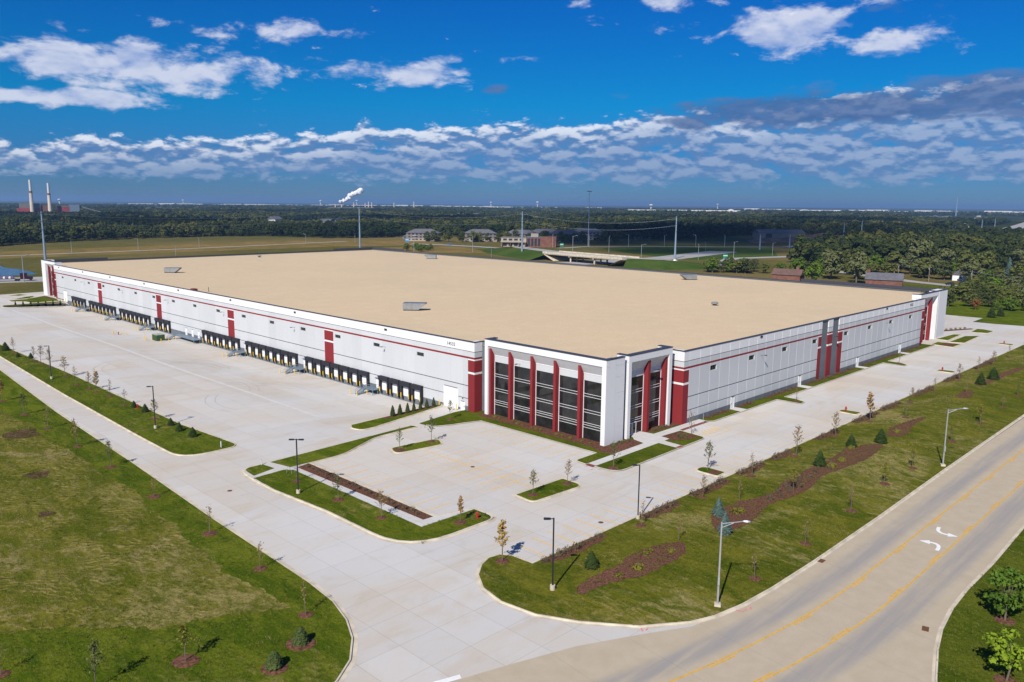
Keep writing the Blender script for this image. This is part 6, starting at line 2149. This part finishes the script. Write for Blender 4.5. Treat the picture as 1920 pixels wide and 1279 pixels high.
for x, y, h, w, k in ((364, 84, 5.4, 1.5, 'bright'), (366, 98, 5.6, 1.5, 'olive'), (371, 93, 6.4, 1.2, 'dark'), (368, 79, 5.2, 1.4, 'olive'), (360, 105, 6.2, 1.1, 'dark'), (378, 100, 6.5, 1.3, 'dark'), (380, 86, 6.5, 1.4, 'olive'), (386, 76, 6, 1.3, 'bright'), (392, 92, 7, 1.2, 'olive'), (398, 104, 7, 1.3, 'dark'), (382, 66, 6, 1.4, 'olive'), (404, 78, 7, 1.4, 'olive'), (358, 112, 6.5, 1.2, 'dark'), (372, 110, 7.5, 1.2, 'olive'), (410, 94, 6.5, 1.2, 'olive')):
    bgtree(k, x, y, h, w, 'low leafy tree at the grass edge beyond the car park end', 'trees along the far grass edge')
for i in range(26):
    bgtree(['olive', 'bright', 'dark', 'grey', 'olive'][i % 5], 376 + rt.uniform(0, 60), 58 + rt.uniform(0, 54), rt.uniform(5.5, 9), 1.35, 'bushy tree deep in the thicket beyond the car park', 'trees deep in the thicket')
for i in range(24):
    a = i / 23
    bgtree(['olive', 'grey', 'dark', 'bright', 'olive'][i % 5], 506 - 34 * a + rt.uniform(0, 26), 205 - 110 * a + rt.uniform(-5, 5), rt.uniform(7, 13), 1.15, 'tree in the dense line just behind the far road', 'trees lining the far road')
bgtree('rust', 357, 94, 4.2, .9, 'small rust orange tree on the far grass edge')
bgtree('bright', 362, 88, 3.8, .8, 'small lime green tree near the rust orange one')
for x, y, h in ((336, 83, 3.9), (342, 81.5, 3.6)):
    SP['dark'][0].place((x, y, -.1), 1.0, (h / 2.2, h / 2.2, h / 2.0), 'dark conical conifer on the grass beyond the car park', 'conifers beyond the car park')
for x, y, h in ((549, 129, 11), (537, 136, 7.5)):
    SP['blue'][0].place((x, y, -.1), 1.0, (h / 2.8, h / 2.8, h / 2.4), 'large blue spruce near the white house', 'blue spruces near the white house')
for x, y, h in ((420, 118, 6), (415, 120, 5.5), (443, 121, 6.5)):
    SP['dark'][1].place((x, y, -.1), 1.0, (h / 2.6, h / 2.6, h / 2.0), 'dark conifer on the lawn by the far road', 'conifers by the far road')
rt = random.Random(31)
for i in range(30):
    a = rt.uniform(0, 1)
    bgtree(['bright', 'olive', 'dark'][i % 3], 437 + 60 * a + rt.uniform(-6, 6), 262 - 70 * a + rt.uniform(-10, 10), rt.uniform(6, 9), 1.2, 'bushy tree in the clump just past the roof edge and the slip road', 'trees past the roof edge')
for i in range(34):
    bgtree(['dark', 'olive', 'dark'][i % 3], 545 + 4.2 * i + rt.uniform(-7, 7), 664 - 4.3 * i + rt.uniform(-9, 9), rt.uniform(8, 13), .9, 'dark tree standing in front of the apartment buildings', 'trees before the apartments')
for i in range(7):
    bgtree('olive' if i % 2 else 'bright', 436 + rt.uniform(-14, 16), 545 + rt.uniform(-16, 14), rt.uniform(4, 6.5), 1.3, 'bush in the brown field past the far corner of the roof', 'bushes in the brown field')

# ---- woodland that reads as one mass
def woodland_tree(seed, mat, h, w, clumps, per, ls):
    r = random.Random(seed); c = MB()
    for i in range(clumps):
        d = rdir(r); q = r.uniform(.3, .9) ** .6
        p = Vector((d.x * w * q, d.y * w * q, h * .56 + d.z * h * .36 * q))
        cr = w * r.uniform(.3, .5)
        for k in range(per):
            n = rdir(r); n.z = abs(n.z) if r.random() < .75 else n.z
            leaf(c, p + Vector((n.x * cr, n.y * cr, n.z * cr * .75)) * r.uniform(.75, 1.05), (n + Vector((0, 0, .3)) + rdir(r) * .45).normalized(), ls * r.uniform(.7, 1.3), r)
    c.tube((0, 0, -.5), (0, 0, h * .5), .3, .2, 5)
    me = c.mesh('woodland_tree', mat)
    return bpy.data.objects.new('woodland_tree', me)


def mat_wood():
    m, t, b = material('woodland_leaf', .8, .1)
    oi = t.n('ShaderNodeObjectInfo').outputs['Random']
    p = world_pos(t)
    n = t.noise(p, .0045, 5.0, .62)  # broad tracts: species colour, with cloud shade and sun patches painted in
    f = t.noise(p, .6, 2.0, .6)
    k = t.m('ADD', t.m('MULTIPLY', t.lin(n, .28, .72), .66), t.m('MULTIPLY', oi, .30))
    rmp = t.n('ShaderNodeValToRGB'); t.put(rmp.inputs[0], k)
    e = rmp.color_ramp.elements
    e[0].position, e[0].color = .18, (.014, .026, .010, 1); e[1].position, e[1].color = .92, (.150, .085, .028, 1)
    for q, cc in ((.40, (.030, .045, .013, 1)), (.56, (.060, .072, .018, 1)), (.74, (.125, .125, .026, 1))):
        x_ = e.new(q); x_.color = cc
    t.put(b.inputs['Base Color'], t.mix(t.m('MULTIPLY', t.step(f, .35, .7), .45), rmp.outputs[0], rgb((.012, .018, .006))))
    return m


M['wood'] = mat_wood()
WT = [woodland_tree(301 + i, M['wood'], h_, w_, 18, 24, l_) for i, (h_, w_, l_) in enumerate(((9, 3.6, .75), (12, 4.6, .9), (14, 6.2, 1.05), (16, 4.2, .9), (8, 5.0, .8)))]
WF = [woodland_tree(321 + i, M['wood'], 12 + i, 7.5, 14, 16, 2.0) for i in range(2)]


WLB = 'autumn woodland spreading to the horizon behind the warehouse'
EDGE = [(60, 800), (154, 768), (177, 771), (236, 791), (313, 837), (429, 817), (549, 769), (608, 765), (690, 700), (760, 600), (800, 520), (900, 530), (1010, 560), (1120, 520), (1130, 440), (1000, 360), (900, 330), (830, 300), (700, 270), (640, 235), (560, 210), (550, 185), (560, 165), (640, 150), (700, 100), (800, 40)]
FAR = [(5200, 260), (5200, 5200), (700, 6200), (120, 6000)]
wood_poly = EDGE + FAR
HOLES = [(665, 2480, 240), (615, 2260, 190), (720, 2300, 150), (1500, 1500, 120), (985, 495, 60)]
def in_wood(x, y):
    if not inside(wood_poly, x, y):
        return False
    if any((x - a) ** 2 + (y - b) ** 2 < c_ * c_ for a, b, c_ in HOLES):
        return False
    for (x0, y0), (x1, y1) in zip(((1130, 318), (1240, 340), (1420, 370), (1680, 406), (2150, 488), (2700, 590)), ((1240, 340), (1420, 370), (1680, 406), (2150, 488), (2700, 590), (3600, 760))):
        if x0 - 10 < x < x1 + 10 and -60 - (x - 1100) * .05 < y - (y0 + (y1 - y0) * (x - x0) / (x1 - x0)) < 45:
            return False
    return True


def wood_points(d0, d1, sp, seed, clear):
    r = random.Random(seed); out = []
    x = 0.0
    a0, a1 = R(CAM_YAW - 36), R(CAM_YAW + 36)
    d = d0
    while d < d1:
        n = int(d * (a1 - a0) / sp)
        for i in range(n):
            a = a0 + (a1 - a0) * (i + r.random()) / n
            q = d + r.uniform(-.5, .5) * sp
            X, Y = q * math.cos(a), q * math.sin(a)
            if in_wood(X, Y) and mnoise.noise(Vector((X * .0016, Y * .0016, 4.2))) < clear:
                out.append((X, Y, -.3 + 2.5 * max(0, mnoise.noise(Vector((X * .002, Y * .002, 9.0)))) * min(1, d / 1500)))
        d += sp
    return out


NEARWOOD = [(556, 266), (645, 304), (750, 323), (942, 351), (1155, 250), (640, 128), (612, 150), (582, 168), (552, 190), (556, 214), (525, 211), (501, 218), (520, 245)]
rq = random.Random(44); near_pts = []
x = 495.0
while x < 1150:
    y = 125.0
    while y < 352:
        px_, py_ = x + rq.uniform(-3.5, 3.5), y + rq.uniform(-3.5, 3.5)
        if inside(NEARWOOD, px_, py_):
            near_pts.append((px_, py_, -.3))
        y += 7.6
    x += 7.6
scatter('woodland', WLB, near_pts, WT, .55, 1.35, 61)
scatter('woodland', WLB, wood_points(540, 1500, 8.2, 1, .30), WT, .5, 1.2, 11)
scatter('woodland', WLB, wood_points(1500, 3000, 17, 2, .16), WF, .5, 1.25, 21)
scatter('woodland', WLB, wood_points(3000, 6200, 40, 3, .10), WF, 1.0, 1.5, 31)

fh = thing('distant_house', 'small pale house among the fields and woods far behind', 'house', (0, 0, 0), 0, 'scattered distant houses')
MB().box(-9, 9, -6, 6, -.3, 5).build('wall', M['farwhite'], fh); hip_roof(fh, 18, 12, 5, 3.5, .6, 'shingle', True)
FH = Kind(fh)
rh_ = random.Random(63); cnt = 0
while cnt < 44:
    a, d = R(CAM_YAW) + rh_.uniform(-.56, .56), rh_.uniform(1100, 4200)
    X, Y = d * math.cos(a), d * math.sin(a)
    if inside(wood_poly, X, Y) and mnoise.noise(Vector((X * .0016, Y * .0016, 4.2))) > .20:
        FH.place((X, Y, 0), rh_.uniform(0, 3), rh_.uniform(.7, 1.5)); cnt += 1

# ------------------------------------------------------------------ the air: thin blue haze over the far country
hz = MB().box(-29000, 29000, -29000, 29000, -3.2, 110)
hm = bpy.data.materials.new('autumn_haze'); hm.use_nodes = True
ht = hm.node_tree; ht.nodes.clear()
hv = ht.nodes.new('ShaderNodeVolumePrincipled'); ho = ht.nodes.new('ShaderNodeOutputMaterial')
hv.inputs['Color'].default_value = (.34, .60, .95, 1); hv.inputs['Density'].default_value = .000085; hv.inputs['Anisotropy'].default_value = .15
ht.links.new(hv.outputs[0], ho.inputs['Volume'])
tag(hz.build('haze', hm), kind='stuff')

# ------------------------------------------------------------------ cumulus overhead, out of the picture, whose shade lies on the far country
M['cloud'], _ct, _cb = material('thin_cloud', 1.0, 0.0)          # cloud lets part of the light through
_cb.inputs['Base Color'].default_value = (.86, .87, .89, 1)
_cb.inputs['Alpha'].default_value = .26
cr = random.Random(19)
CH = 1500.0
SHX, SHY = math.cos(R(SHADOW_AZ)) / math.tan(R(SUN_ELEV)), math.sin(R(SHADOW_AZ)) / math.tan(R(SUN_ELEV))
for (tx, ty, rx, ry, n) in ((1080, 520, 430, 260, 46), (720, 470, 170, 130, 20), (1000, 1300, 330, 300, 34), (480, 1250, 150, 240, 16), (1900, 1100, 420, 420, 40), (1500, 2400, 600, 380, 40), (600, 1900, 220, 200, 16)):
    cm = MB()
    for i in range(n):
        q = math.sqrt(cr.random()); a = cr.uniform(0, 6.28)
        cx_, cy_, rad = tx + rx * q * math.cos(a), ty + ry * q * math.sin(a), cr.uniform(50, 105) * (1.15 - .5 * q)
        bm = bmesh.new(); bmesh.ops.create_icosphere(bm, subdivisions=2, radius=rad)
        b0 = len(cm.v)
        for v in bm.verts:
            c_ = v.co * (1 + .35 * mnoise.noise(v.co * .02 + Vector((i * 2.3, tx, 0))))
            cm.v.append((cx_ - SHX * CH + c_.x, cy_ - SHY * CH + c_.y, CH + (c_.z if c_.z > 0 else c_.z * .3)))
        for f in bm.faces:
            cm.f.append(tuple(b0 + v.index for v in f.verts)); cm.mi.append(0)
        bm.free()
    tag(cm.build('cloud', M['cloud'], smooth=True), kind='stuff')
